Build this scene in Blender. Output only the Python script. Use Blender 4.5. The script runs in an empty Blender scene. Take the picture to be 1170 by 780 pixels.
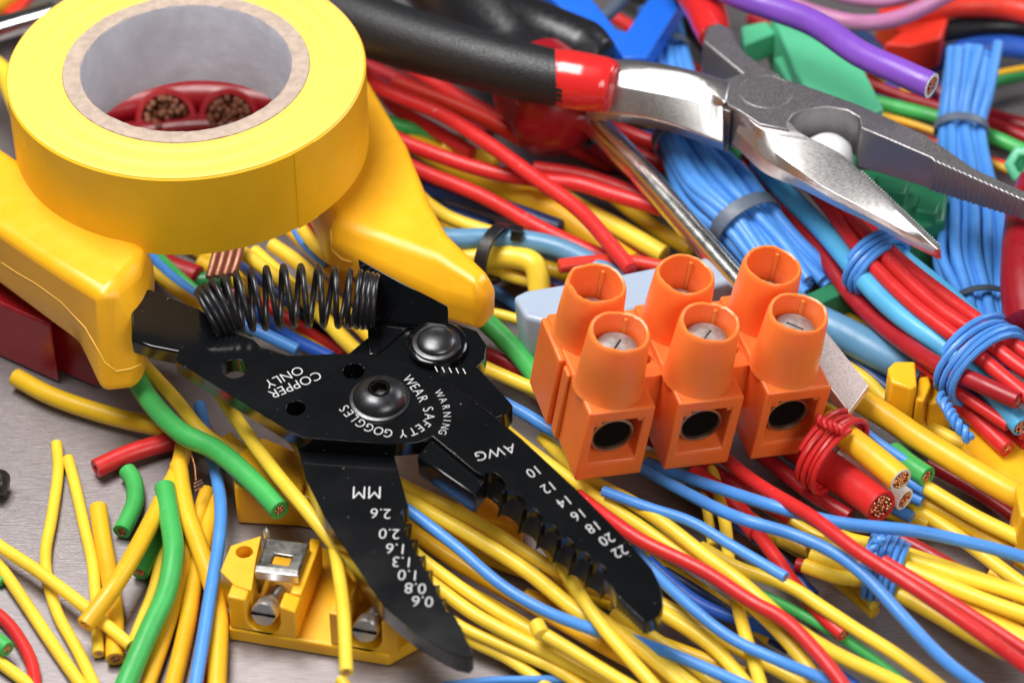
import bpy, bmesh, math, random
from mathutils import Vector, Matrix
from mathutils.geometry import tessellate_polygon
random.seed(7)
S = 0.01                       # all shapes below are written in centimetres
V = Vector
# ------------------------------------------------------------------ camera
EL = math.radians(42); DIST = 52.0; TGT = V((0, 0, 2.0)); FPX = 3250.0
CAM = TGT + V((0, -math.cos(EL), math.sin(EL))) * DIST
FWD = (TGT - CAM).normalized(); RIGHT = V((1, 0, 0)); UP = RIGHT.cross(FWD)
sc = bpy.context.scene
cam = bpy.data.cameras.new('camera'); co = bpy.data.objects.new('camera', cam)
sc.collection.objects.link(co); sc.camera = co
cam.lens = 100; cam.sensor_width = 36; cam.clip_start = 0.01; cam.clip_end = 50
co.location = CAM * S; co.rotation_euler = (math.pi/2 - EL, 0, 0)
cam.dof.use_dof = True; cam.dof.focus_distance = 0.512; cam.dof.aperture_fstop = 15
# ------------------------------------------------------------------ world and lamps
w = bpy.data.worlds.new('World'); sc.world = w; w.use_nodes = True
w.node_tree.nodes['Background'].inputs[0].default_value = (.93, .95, 1, 1)
w.node_tree.nodes['Background'].inputs[1].default_value = 0.05
def softbox(name, loc, target, sx, sy, power, col=(1, 1, 1)):
    l = bpy.data.lights.new(name, 'AREA'); l.shape = 'RECTANGLE'; l.size = sx*S; l.size_y = sy*S
    l.energy = power; l.color = col
    o = bpy.data.objects.new(name, l); sc.collection.objects.link(o); o.location = V(loc)*S
    o.rotation_euler = (V(target)-V(loc)).to_track_quat('-Z', 'Y').to_euler()
softbox('softbox_overhead', (-14, 4, 46), (0, 0, 1), 30, 20, 3.8, (1, .985, .96))
softbox('softbox_back', (40, 24, 30), (2, 2, 1), 20, 20, 1.0, (.96, .98, 1))
softbox('softbox_front', (20, -40, 34), (0, 0, 1), 26, 20, 1.25, (1, .99, .97))
sc.view_settings.view_transform = 'Standard'; sc.view_settings.look = 'None'
sc.view_settings.exposure = -0.04; sc.view_settings.gamma = 1
# ------------------------------------------------------------------ geometry helpers
def ray(px, py):
    return (FWD*FPX + RIGHT*(px-585) + UP*(390-py)).normalized()
def P(px, py, z=0.0):
    r = ray(px, py); t = (z-CAM.z)/r.z
    return CAM + r*t
def pxcm(p): return FPX/((p-CAM).dot(FWD))
class Plane:
    def __init__(s, o, n): s.o = V(o); s.n = V(n).normalized()
    def at(s, px, py, h=0.0):
        r = ray(px, py); o = s.o + s.n*h
        return CAM + r*((o-CAM).dot(s.n)/r.dot(s.n))
def link(o, parent=None):
    sc.collection.objects.link(o)
    if parent: o.parent = parent
    return o
ORG = {}
def empty(name, loc, label=None, cat=None, group=None, kind=None):
    o = bpy.data.objects.new(name, None); o.empty_display_size = .01; link(o)
    o.location = V(loc)*S; ORG[o.name] = V(loc)
    tag(o, label, cat, group, kind); return o
def tag(o, label=None, cat=None, group=None, kind=None):
    if label: o['label'] = label
    if cat: o['category'] = cat
    if group: o['group'] = group
    if kind: o['kind'] = kind
    return o
def mk(name, verts, faces, mat, parent=None, smooth=False, bevel=0, seg=3, angle=35, mats=None, subsurf=0):
    verts = [V(v) for v in verts]
    c = sum(verts, V((0, 0, 0)))/len(verts); c.z = min(v.z for v in verts)
    me = bpy.data.meshes.new(name); me.from_pydata([(v-c)*S for v in verts], [], faces)
    bm = bmesh.new(); bm.from_mesh(me); bmesh.ops.recalc_face_normals(bm, faces=bm.faces); bm.to_mesh(me); bm.free()
    me.materials.append(mat)
    o = bpy.data.objects.new(name, me); link(o, parent)
    ORG[o.name] = c
    o.location = (c - (ORG[parent.name] if parent else V((0, 0, 0))))*S
    if bevel:
        b = o.modifiers.new('bevel', 'BEVEL'); b.width = bevel*S; b.segments = seg; b.limit_method = 'ANGLE'
        b.angle_limit = math.radians(angle); b.harden_normals = False
    if subsurf:
        b = o.modifiers.new('sub', 'SUBSURF'); b.levels = subsurf; b.render_levels = subsurf
    if smooth or bevel:
        me.shade_smooth()
        if not subsurf:
            try: me.set_sharp_from_angle(angle=math.radians(40 if not bevel else 50))
            except Exception: pass
    return o
class MB:
    def __init__(s): s.v = []; s.f = []
    def add(s, v, f):
        n = len(s.v); s.v += [V(x) for x in v]; s.f += [tuple(i+n for i in q) for q in f]; return s
    def build(s, name, mat, parent=None, **k): return mk(name, s.v, s.f, mat, parent, **k)
def catmull(pts, n):
    pts = [V(p) for p in pts]
    if len(pts) == 2: pts = [pts[0], (pts[0]+pts[1])/2, pts[1]]
    q = [pts[0]*2-pts[1]] + pts + [pts[-1]*2-pts[-2]]
    out = []
    for i in range(1, len(q)-2):
        a, b, c, d = q[i-1], q[i], q[i+1], q[i+2]
        for k in range(n):
            t = k/n
            out.append(.5*((2*b) + (c-a)*t + (2*a-5*b+4*c-d)*t*t + (3*b-a-3*c+d)*t**3))
    out.append(pts[-1]); return out
def frames(path):
    T = [(path[min(i+1, len(path)-1)]-path[max(i-1, 0)]).normalized() for i in range(len(path))]
    n = T[0].orthogonal().normalized(); out = []
    for t in T:
        n = (n - t*n.dot(t)).normalized(); out.append((t, n, t.cross(n)))
    return out
def tube(path, r, sides=14, cap0=True, cap1=True, flat=None, sec=None):
    """swept tube; r number or list; cap: True closes, float = recessed ring (ratio of bore)"""
    fr = frames(path); N = len(path); R = r if isinstance(r, (list, tuple)) else [r]*N
    v = []; f = []
    for i in range(N):
        t, a, b = fr[i]
        for k in range(sides):
            th = 2*math.pi*k/sides; v.append(path[i] + (a*math.cos(th)+b*math.sin(th))*R[i])
    for i in range(N-1):
        for k in range(sides):
            f.append((i*sides+k, i*sides+(k+1) % sides, (i+1)*sides+(k+1) % sides, (i+1)*sides+k))
    for end, cap in ((0, cap0), (N-1, cap1)):
        if cap is None: continue
        t, a, b = fr[end]; sg = -1 if end == 0 else 1; base = end*sides
        if cap is True:
            # slightly domed cut face
            n0 = len(v)
            for k in range(sides):
                th = 2*math.pi*k/sides; v.append(path[end] + (a*math.cos(th)+b*math.sin(th))*R[end]*.82 + t*sg*R[end]*.12)
            for k in range(sides): f.append((base+k, base+(k+1) % sides, n0+(k+1) % sides, n0+k))
            f.append(tuple(range(n0, n0+sides)))
        else:
            rr = R[end]*cap; n0 = len(v)
            for k in range(sides):
                th = 2*math.pi*k/sides; v.append(path[end] + (a*math.cos(th)+b*math.sin(th))*R[end]*.93 + t*sg*R[end]*.06)
            for k in range(sides):
                th = 2*math.pi*k/sides; v.append(path[end] + (a*math.cos(th)+b*math.sin(th))*rr + t*sg*R[end]*.03)
            for k in range(sides):
                th = 2*math.pi*k/sides; v.append(path[end] + (a*math.cos(th)+b*math.sin(th))*rr - t*sg*R[end]*1.2)
            for j in range(3):
                p0 = base if j == 0 else n0+(j-1)*sides; p1 = n0+j*sides
                for k in range(sides): f.append((p0+k, p0+(k+1) % sides, p1+(k+1) % sides, p1+k))
            f.append(tuple(range(n0+2*sides, n0+3*sides)))
    return v, f
def prism(top, bot, holes=()):
    """top/bot: matching rings of 3D points; holes: list of (topring, botring)"""
    loops = [top]+[h[0] for h in holes]; bl = [bot]+[h[1] for h in holes]
    # project for tessellation
    c = sum(top, V((0, 0, 0)))/len(top); nrm = V((0, 0, 0))
    for i in range(len(top)): nrm += (top[i]-c).cross(top[(i+1) % len(top)]-c)
    nrm.normalize(); a = nrm.orthogonal().normalized(); b = nrm.cross(a)
    v = []; idx = []
    for l in loops: idx.append(len(v)); v += l
    nt = len(v)
    for l in bl: v += l
    f = []
    if not holes:
        f.append(tuple(range(len(top)))); f.append(tuple(range(nt, nt+len(top))))
    else:
        pl = [[V(((p-c).dot(a), (p-c).dot(b), 0)) for p in l] for l in loops]
        for tri in tessellate_polygon(pl):
            f.append(tuple(tri)); f.append(tuple(i+nt for i in tri))
    for l, s0 in zip(loops, idx):
        n = len(l)
        for k in range(n): f.append((s0+k, s0+(k+1) % n, nt+s0+(k+1) % n, nt+s0+k))
    return v, f
def ringpts(c, a, b, r, n=24): return [c + (a*math.cos(2*math.pi*k/n)+b*math.sin(2*math.pi*k/n))*r for k in range(n)]
def lathe(o, ax, prof, n=32, jit=None):
    """prof: list of (r, h) along axis ax from o"""
    ax = V(ax).normalized(); a = ax.orthogonal().normalized(); b = ax.cross(a); v = []; f = []
    for i, (r, h) in enumerate(prof):
        for k in range(n):
            th = 2*math.pi*k/n; p = V(o) + ax*h + (a*math.cos(th)+b*math.sin(th))*max(r, 1e-4)
            if jit: p = p + jit(i, k, ax)
            v.append(p)
    for i in range(len(prof)-1):
        for k in range(n): f.append((i*n+k, i*n+(k+1) % n, (i+1)*n+(k+1) % n, (i+1)*n+k))
    return v, f
def box3(o, u, v_, w_):
    o = V(o); p = [o, o+u, o+u+v_, o+v_]; q = [x+w_ for x in p]
    return p+q, [(0, 3, 2, 1), (4, 5, 6, 7), (0, 1, 5, 4), (1, 2, 6, 5), (2, 3, 7, 6), (3, 0, 4, 7)]
def pxpoly(pts, z): return [P(x, y, z) for x, y in pts]
def slab(name, pts, ztop, zbot, mat, parent=None, bevel=.04, **k):
    t = pxpoly(pts, ztop); b = [V((p.x, p.y, zbot)) for p in t]
    v, f = prism(t, b); return mk(name, v, f, mat, parent, bevel=bevel, **k)
# ------------------------------------------------------------------ materials
def mat(name, col, rough=.4, metal=0, sss=0, coat=0, bump=0, bscale=3, var=.0, vscale=1.2, spec=.5, dust=0, trans=0, aniso=None, sssr=(1, .5, .2), ss=.1):
    m = bpy.data.materials.new(name); m.use_nodes = True; nt = m.node_tree; N = nt.nodes; L = nt.links
    b = N['Principled BSDF']; b.inputs['Base Color'].default_value = (*col, 1)
    b.inputs['Roughness'].default_value = rough; b.inputs['Metallic'].default_value = metal
    b.inputs['Specular IOR Level'].default_value = spec
    if sss:
        b.inputs['Subsurface Weight'].default_value = sss; b.inputs['Subsurface Radius'].default_value = sssr
        b.inputs['Subsurface Scale'].default_value = ss*S
    if coat: b.inputs['Coat Weight'].default_value = coat; b.inputs['Coat Roughness'].default_value = .12
    tc = N.new('ShaderNodeTexCoord')
    def noise(scale, detail=4, stretch=None):
        n = N.new('ShaderNodeTexNoise'); n.inputs['Scale'].default_value = scale/S; n.inputs['Detail'].default_value = detail
        if stretch:
            mp = N.new('ShaderNodeMapping'); mp.inputs['Scale'].default_value = stretch; L.new(tc.outputs['Object'], mp.inputs[0]); L.new(mp.outputs[0], n.inputs['Vector'])
        else: L.new(tc.outputs['Object'], n.inputs['Vector'])
        return n
    colout = None
    if var:
        n = noise(vscale, 5); mx = N.new('ShaderNodeMix'); mx.data_type = 'RGBA'
        mr = N.new('ShaderNodeMapRange'); mr.inputs[1].default_value = .35; mr.inputs[2].default_value = .65
        L.new(n.outputs[0], mr.inputs[0]); L.new(mr.outputs[0], mx.inputs[0])
        mx.inputs[6].default_value = (*[c*(1-var) for c in col], 1); mx.inputs[7].default_value = (*[min(1, c*(1+var*.6)+.01*var) for c in col], 1)
        colout = mx.outputs[2]
    if dust:
        n = noise(9, 2); mr = N.new('ShaderNodeMapRange'); mr.inputs[1].default_value = .74; mr.inputs[2].default_value = .78
        mr.inputs[4].default_value = dust
        L.new(n.outputs[0], mr.inputs[0]); mx = N.new('ShaderNodeMix'); mx.data_type = 'RGBA'
        L.new(mr.outputs[0], mx.inputs[0]); mx.inputs[6].default_value = (*col, 1); mx.inputs[7].default_value = (.6, .58, .55, 1)
        if colout: L.new(colout, mx.inputs[6])
        colout = mx.outputs[2]
    if colout: L.new(colout, b.inputs['Base Color'])
    if bump:
        n = noise(bscale, 4, aniso); bp = N.new('ShaderNodeBump'); bp.inputs['Strength'].default_value = bump; bp.inputs['Distance'].default_value = .02*S
        L.new(n.outputs[0], bp.inputs['Height']); L.new(bp.outputs[0], b.inputs['Normal'])
        mr = N.new('ShaderNodeMapRange'); mr.inputs[1].default_value = .3; mr.inputs[2].default_value = .7
        mr.inputs[3].default_value = rough*.8; mr.inputs[4].default_value = min(1, rough*1.25)
        L.new(n.outputs[0], mr.inputs[0]); L.new(mr.outputs[0], b.inputs['Roughness'])
    return m
def pvc(name, col, rough=.36, **k):
    return mat(name, col, rough, sss=.12, sssr=(.6, .4, .25), ss=.08, bump=.32, bscale=4, var=.13, vscale=.9, spec=.42, dust=.35, **k)
M = dict(
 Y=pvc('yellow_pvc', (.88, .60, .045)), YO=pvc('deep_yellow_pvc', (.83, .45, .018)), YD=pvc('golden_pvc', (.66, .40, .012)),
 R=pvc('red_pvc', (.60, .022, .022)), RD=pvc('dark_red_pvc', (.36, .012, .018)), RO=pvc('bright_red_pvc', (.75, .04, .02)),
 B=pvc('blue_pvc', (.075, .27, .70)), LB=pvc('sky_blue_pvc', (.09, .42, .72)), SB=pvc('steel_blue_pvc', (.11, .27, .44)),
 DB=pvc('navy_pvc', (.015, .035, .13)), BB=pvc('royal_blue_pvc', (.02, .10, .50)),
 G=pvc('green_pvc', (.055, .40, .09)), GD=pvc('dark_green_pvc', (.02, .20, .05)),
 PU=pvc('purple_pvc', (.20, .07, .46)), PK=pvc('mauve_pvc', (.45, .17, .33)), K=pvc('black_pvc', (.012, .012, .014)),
 W=pvc('white_pvc', (.74, .72, .70)), GY=mat('grey_band', (.09, .115, .16), .45, bump=.3, bscale=5),
 KT=mat('black_nylon', (.010, .010, .012), .3, bump=.2, bscale=5),
 CU=mat('copper', (.86, .42, .26), .28, metal=1, bump=.4, bscale=14, var=.25, vscale=9),
 PLY=mat('handle_yellow_plastic', (.86, .42, .012), .33, sss=.2, sssr=(1, .6, .1), ss=.15, bump=.12, bscale=2.5, var=.05, dust=.3),
 TAPE=mat('yellow_vinyl_tape', (.84, .47, .010), .38, bump=.15, bscale=6, var=.04, dust=.25),
 TAPES=mat('yellow_tape_edge', (.82, .50, .085), .5, bump=.2, bscale=7, var=.04),
 CARD=mat('cardboard', (.40, .31, .25), .9, bump=1, bscale=16, var=.15, vscale=6),
 PAPER=mat('grey_paper', (.60, .585, .66), .85, bump=1, bscale=2.4, var=.08, vscale=2.5),
 BLK=mat('black_steel_paint', (.003, .0034, .0042), .13, spec=.42, coat=.1, bump=.06, bscale=1.2, dust=.22),
 BLR=mat('black_jaw_casting', (.006, .0065, .0075), .42, spec=.3, bump=.3, bscale=6, dust=.4),
 BLKE=mat('worn_black_edge', (.035, .036, .04), .3, spec=.6),
 BOLT=mat('black_oxide', (.07, .07, .075), .3, metal=.85, bump=.25, bscale=6),
 WHT=mat('white_print', (.50, .50, .50), .6),
 OR=mat('orange_polyamide', (.88, .175, .03), .38, sss=.45, sssr=(1, .35, .1), ss=.35, bump=.18, bscale=3, var=.05, vscale=1.5),
 ORT=mat('orange_tower_polyamide', (.90, .205, .04), .36, sss=.5, sssr=(1, .4, .12), ss=.4, bump=.2, bscale=3, var=.05, vscale=1.5),
 STL=mat('brushed_steel', (.62, .60, .59), .36, metal=1, bump=.06, bscale=14, aniso=(1, 5, 5)),
 CUD=mat('darkened_copper', (.36, .16, .10), .5, metal=.8, bump=.2, bscale=10, var=.1, vscale=2),  # darkened copper, carries the shade on the ends in the tape hole
 BLD=mat('ground_blade_steel', (.80, .68, .65), .5, metal=.9, bump=.15, bscale=30),
 STF=mat('ground_steel', (.30, .285, .29), .42, metal=.9, bump=.3, bscale=26),
 CHR=mat('chrome', (.86, .84, .82), .2, metal=1, bump=.1, bscale=4),
 ZNC=mat('zinc_plate', (.72, .71, .70), .34, metal=.9, bump=.3, bscale=8, var=.15),
 BRS=mat('brass_sleeve', (.42, .30, .20), .4, metal=1, bump=.3, bscale=6), HOLE=mat('hole_shade', (.004, .003, .002), .9, spec=.1),  # HOLE: black painted in for the shade inside bores, sockets and slots
 DULL=mat('dull_screw_steel', (.42, .40, .39), .55, metal=.7, bump=.6, bscale=7, var=.3, vscale=4),
 BLG=mat('black_grip', (.010, .010, .012), .45, bump=.55, bscale=22, spec=.5), REDG=mat('red_collar', (.62, .02, .02), .2, coat=.5, bump=.15, bscale=2),
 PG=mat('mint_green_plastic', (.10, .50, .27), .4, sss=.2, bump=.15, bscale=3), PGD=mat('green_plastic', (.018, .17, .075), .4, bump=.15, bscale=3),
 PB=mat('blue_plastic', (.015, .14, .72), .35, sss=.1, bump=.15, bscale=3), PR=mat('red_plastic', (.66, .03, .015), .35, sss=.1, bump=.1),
 PRD=mat('crimson_plastic', (.27, .006, .012), .3, bump=.12, bscale=3), PY=mat('yellow_plastic', (.86, .45, .012), .35, sss=.3, sssr=(1, .6, .1), ss=.2, bump=.2, bscale=3, var=.05),
 GB=mat('grey_blue_plastic', (.34, .42, .54), .42, sss=.1, bump=.1), ORB=mat('amber_plastic', (.85, .32, .01), .35, sss=.2),
 KPL=mat('black_plastic', (.010, .010, .012), .33, bump=.3, bscale=8), WHP=mat('bright_jaw_white', (.7, .7, .72), .4), BRN=mat('brown_plastic', (.17, .085, .05), .5),
 GRM=mat('worn_steel_clamp', (.23, .22, .20), .3, metal=1, bump=.6, bscale=4, var=.3),
)
# brushed steel table: streaks along x, scratches, faint stains
tm = bpy.data.materials.new('brushed_table_steel'); tm.use_nodes = True; N = tm.node_tree.nodes; L = tm.node_tree.links
b = N['Principled BSDF']; b.inputs['Metallic'].default_value = .75
tc = N.new('ShaderNodeTexCoord'); mp = N.new('ShaderNodeMapping'); mp.inputs['Scale'].default_value = (180, 4200, 100); mp.inputs['Rotation'].default_value = (0, 0, math.radians(4))
L.new(tc.outputs['Object'], mp.inputs[0])
n1 = N.new('ShaderNodeTexNoise'); n1.inputs['Scale'].default_value = 1.3; n1.inputs['Detail'].default_value = 8; n1.inputs['Roughness'].default_value = .7; L.new(mp.outputs[0], n1.inputs['Vector'])
n2 = N.new('ShaderNodeTexNoise'); n2.inputs['Scale'].default_value = 38; n2.inputs['Detail'].default_value = 5; L.new(tc.outputs['Object'], n2.inputs['Vector'])
cr = N.new('ShaderNodeValToRGB'); cr.color_ramp.elements[0].position = .3; cr.color_ramp.elements[0].color = (.20, .175, .18, 1)
cr.color_ramp.elements[1].position = .75; cr.color_ramp.elements[1].color = (.40, .365, .37, 1); L.new(n1.outputs[0], cr.inputs[0]); L.new(cr.outputs[0], b.inputs['Base Color'])
mr = N.new('ShaderNodeMapRange'); mr.inputs[3].default_value = .30; mr.inputs[4].default_value = .5; L.new(n2.outputs[0], mr.inputs[0]); L.new(mr.outputs[0], b.inputs['Roughness'])
bp = N.new('ShaderNodeBump'); bp.inputs['Strength'].default_value = .6; bp.inputs['Distance'].default_value = .0001; L.new(n1.outputs[0], bp.inputs['Height']); L.new(bp.outputs[0], b.inputs['Normal'])
t = mk('table', [(-40, -30, 0), (40, -30, 0), (40, 45, 0), (-40, 45, 0)], [(0, 1, 2, 3)], tm); tag(t, kind='structure')
t['label'] = 'brushed grey steel table top under all the wires and tools'
# ------------------------------------------------------------------ wires
def strands(c, t, r, parent, n=None, proud=.0, core=None, name='copper_core', m_='CU'):
    a = t.orthogonal().normalized(); b = t.cross(a); mb = MB()
    n = n or (7 if r < .07 else 19 if r < .14 else 37)
    rings = {7: [(0, 1), (.66, 6)], 19: [(0, 1), (.4, 6), (.8, 12)], 37: [(0, 1), (.28, 6), (.56, 12), (.84, 18)]}[n]
    sr = {7: .34, 19: .215, 37: .155}[n]*r
    for q, k in rings:
        for i in range(k):
            th = 2*math.pi*i/k + q*3 + random.uniform(-.15, .15); p = c + (a*math.cos(th)+b*math.sin(th))*r*q*random.uniform(.93, 1.0)
            h = random.uniform(-.25, .25)*r + proud
            v, f = lathe(p, t, [(sr, -r*1.1), (sr, h), (sr*.7, h+sr*.3), (0, h+sr*.35)], 7); mb.add(v, f)
    return mb.build(name, M[m_], parent, smooth=True)
def zl(z, n):
    if isinstance(z, (int, float)): return [z]*n
    if len(z) == n: return list(z)
    return [z[0] + (z[-1]-z[0])*i/(n-1) if len(z) == 2 else z[min(len(z)-1, round(i*(len(z)-1)/(n-1)))] for i in range(n)]
def wobble(path, amp):
    ph = [random.uniform(0, 6.3) for _ in range(4)]; out = []; s = 0
    for i, p in enumerate(path):
        if i: s += (p-path[i-1]).length
        out.append(p + V((math.sin(s*1.1+ph[0]), math.sin(s*1.3+ph[1]), .4*math.sin(s*1.7+ph[2])))*amp)
    return out
def wire(col, wpx, pts, z, label=None, ends='', group='loose wires heaped on the table', parent=None, name='insulated_wire', cat='wire', bore=.52, liner=None, hollow=False):
    """wpx: visible width in photo pixels; ends: '0' start shows conductor, '1' end shows conductor"""
    Z = zl(z, len(pts)); p3 = [P(x, y, zz) for (x, y), zz in zip(pts, Z)]
    r = wpx/2/pxcm(p3[len(p3)//2]); path = wobble(catmull(p3, 7), r*.11)
    v, f = tube(path, r, 14, (bore if '0' in ends else True), (bore if '1' in ends else True))
    o = mk(name, v, f, M[col], parent, smooth=True)
    if label: tag(o, label, cat, group)
    fr = frames(path)
    for e, i, sg in (('0', 0, -1), ('1', -1, 1)):
        if e in ends:
            t = fr[i][0]*sg; c = path[i]
            if liner:
                vv, ff = lathe(c, t, [(r*.95, -r*.2), (r*.95, r*.075), (r*bore, r*.08), (r*bore, -r*.8)], 18)
                mk('inner_sheath', vv, ff, M[liner], o, smooth=True)
            if hollow: mk('bore', *lathe(c-t*r*.6, t, [(r*bore, 0), (0, 0)], 14), M['HOLE'], o)
            else: strands(c, t, r*bore*.97, o)
    return o
LT = 'loose wires heaped on the table'; FT = 'cut wire offcuts on the bare steel'
exec_wires = []
# --- lower left, on bare steel
wire('Y', 14, [(64, 507), (66, 540), (60, 590), (53, 630), (55, 662), (66, 702), (87, 742), (112, 792)], .13, 'thin yellow wire standing furthest left, bowed, its flat cut end pointing up', group=FT)
wire('Y', 14, [(78, 524), (88, 560), (98, 605), (106, 645), (109, 690), (112, 747)], .14, 'thin yellow wire just right of the bowed one, ending beside the thick yellow stub', '1', group=FT)
wire('YO', 21, [(113, 579), (118, 610), (125, 650), (130, 700), (130, 753)], .19, 'short thick yellow stub with rounded top, ending in copper near the lower edge', '1', group=FT)
wire('YO', 21, [(214, 492), (205, 535), (190, 565), (165, 610), (130, 668), (97, 714)], [.5, .5, .6, .75, .8, .62], 'thick yellow wire slanting down left over its neighbours, copper end facing the viewer', '1', group=FT)
wire('Y', 15, [(-30, 602), (0, 625), (45, 654), (95, 690), (150, 737)], [.38, .4, .42, .45, .42], 'yellow wire lying across the bowed wire, running from the left edge to the green wire', group=FT)
wire('Y', 15, [(-25, 622), (0, 648), (30, 690), (60, 735), (98, 790)], .14, 'yellow wire running down from the left edge, below and left of the crossing one', group=FT)
wire('Y', 15, [(-30, 735), (0, 757), (40, 788)], .14, 'short yellow wire cutting the lower left corner, over the red curve', group=FT)
wire('R', 15, [(-25, 688), (0, 704), (20, 726), (37, 757), (43, 792)], .14, 'curved red wire in the lower left corner', group=FT)
wire('G', 20, [(-30, 712), (-8, 728), (9, 741)], .36, 'green wire end at the left edge, copper showing, leaning on the red curve', '1', group=FT)
wire('G', 11, [(-12, 655), (3, 664)], .12, 'tiny green wire tip at the left edge under the yellow wires', group=FT)
wire('G', 21, [(145, 537), (153, 550), (155, 572), (148, 592), (140, 608)], .2, 'shortest green offcut, hooked, in front of the red tube', '1', group=FT)
wire('G', 22, [(190, 578), (180, 612), (161, 654)], .22, 'straight green offcut with dark hollowed end, half under the long green wire', '1', group=FT)
wire('G', 25, [(188, 556), (192, 590), (197, 630), (190, 678), (168, 728), (138, 795)], [.7, .75, .75, .65, .6, .5], 'long thick light green wire curving down to the lower edge, closed top end', group=FT)
wire('R', 22, [(110, 535), (150, 518), (200, 503), (240, 490)], .25, 'dark red empty tube with round bore lying on the steel', '0', group=FT, bore=.42, hollow=True, name='insulation_tube', cat='tube')
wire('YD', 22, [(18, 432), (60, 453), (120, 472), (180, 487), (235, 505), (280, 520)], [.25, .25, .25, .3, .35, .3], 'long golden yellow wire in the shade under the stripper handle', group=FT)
wire('G', 25, [(150, 425), (170, 458), (205, 492), (250, 515), (290, 550), (320, 583)], [.9, 1, 1.1, 1.15, 1.2, 1.25], 'thick dark green wire from under the stripper handle, copper end above the yellow terminal', '1')
wire('Y', 16, [(160, 412), (200, 455), (240, 500), (300, 530), (350, 548)], [.9, .85, .7, .5, .4], 'yellow wire running beside and above the thick dark green wire')
wire('Y', 17, [(245, 440), (270, 478), (310, 532), (350, 582), (386, 628), (410, 660)], [1.5, 1.55, 1.6, 1.6, 1.4, 1.2], 'bright yellow wire slanting under the black plate toward the MM jaw')
wire('B', 15, [(227, 462), (236, 500), (248, 545), (253, 580), (250, 622), (238, 688), (222, 790)], [.5, .5, .55, .8, .8, .75, .6], 'blue wire hanging down between thick yellow ones to the lower edge')
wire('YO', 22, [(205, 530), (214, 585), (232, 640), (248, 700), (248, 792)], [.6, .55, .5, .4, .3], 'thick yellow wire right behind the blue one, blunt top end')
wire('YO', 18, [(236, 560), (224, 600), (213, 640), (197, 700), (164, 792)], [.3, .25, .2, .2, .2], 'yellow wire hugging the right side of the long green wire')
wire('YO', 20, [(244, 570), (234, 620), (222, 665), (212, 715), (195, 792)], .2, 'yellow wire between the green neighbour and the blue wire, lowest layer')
wire('Y', 13, [(186, 625), (176, 672), (162, 708), (148, 742)], .14, 'thin yellow wire peeping out left of the long green wire')
wire('R', 14, [(245, 660), (238, 720), (232, 792)], .16, 'red wire sliver between blue and thick yellow at the lower edge')
wire('Y', 16, [(382, 620), (387, 650), (392, 700), (395, 768)], [1.35, 1.4, 1.45, 1.4], 'upright pale yellow wire standing in front of the yellow terminal', '1')
wire('Y', 14, [(388, 776), (402, 792)], .5, 'yellow tip at the lower edge below the upright pale wire')
# --- centre bottom
wire('Y', 16, [(440, 540), (462, 555), (542, 595), (635, 651), (690, 672), (740, 690)], [1, 1, 1.0, .95, .9, .8], 'uppermost yellow wire between the two black jaws')
wire('Y', 18, [(440, 552), (468, 571), (542, 614), (604, 654), (665, 702), (720, 728), (800, 790)], [1.1, 1.1, 1.1, 1.05, 1, .9, .8], 'thick straight yellow wire just above the blue one between the jaws')
wire('B', 14, [(463, 580), (490, 600), (527, 629), (573, 668), (622, 697), (678, 719), (711, 727), (773, 749), (860, 786)], [1.45, 1.4, 1.35, 1.3, 1.25, 1.1, 1.05, 1.05, 1.0], 'blue wire starting in the largest notch of the MM jaw')
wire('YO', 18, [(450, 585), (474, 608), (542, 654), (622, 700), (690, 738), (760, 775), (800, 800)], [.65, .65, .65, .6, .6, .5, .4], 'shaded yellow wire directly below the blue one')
wire('Y', 15, [(470, 628), (490, 645), (551, 688), (610, 722), (660, 752), (710, 790)], [.85, .85, .8, .8, .75, .6], 'yellow wire leaving the sixth notch of the MM jaw')
wire('Y', 16, [(480, 655), (505, 674), (551, 706), (622, 743), (690, 778), (720, 795)], [.8, .8, .75, .7, .65, .6], 'yellow wire leaving the smallest notches of the MM jaw')
wire('Y', 16, [(617, 722), (634, 732), (690, 766), (735, 792)], [1.15, 1.15, 1.05, 1.0], 'yellow wire with a nicked bead at its rounded tip, lying on top')
wire('Y', 19, [(613, 712), (619, 725)], [1.2, 1.2], 'small cut yellow insulation bead at the tip of the nicked wire', name='insulation_bead', cat='bead')
wire('Y', 14, [(505, 700), (530, 717), (573, 737), (635, 765), (680, 795)], [.5, .5, .5, .5, .45], 'slim yellow wire beside the tip of the MM jaw')
wire('Y', 14, [(515, 712), (536, 731), (579, 752), (616, 777), (640, 797)], .3, 'lowest yellow wire passing the tip of the MM jaw')
wire('B', 10, [(505, 783), (560, 777), (600, 776), (653, 775)], .35, 'short flat lying blue wire at the lower edge near the MM jaw tip')
wire('Y', 16, [(610, 600), (632, 632), (660, 676), (690, 719), (742, 777), (765, 805)], [.95, 1.15, 1.3, 1.3, 1.2, 1.1], 'yellow wire coming steeply down from under the AWG jaw')
wire('Y', 16, [(640, 652), (672, 694), (711, 725), (745, 752), (790, 790)], [.8, .95, 1.1, 1.1, 1.0], 'yellow wire curling right below the steep one')
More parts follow.
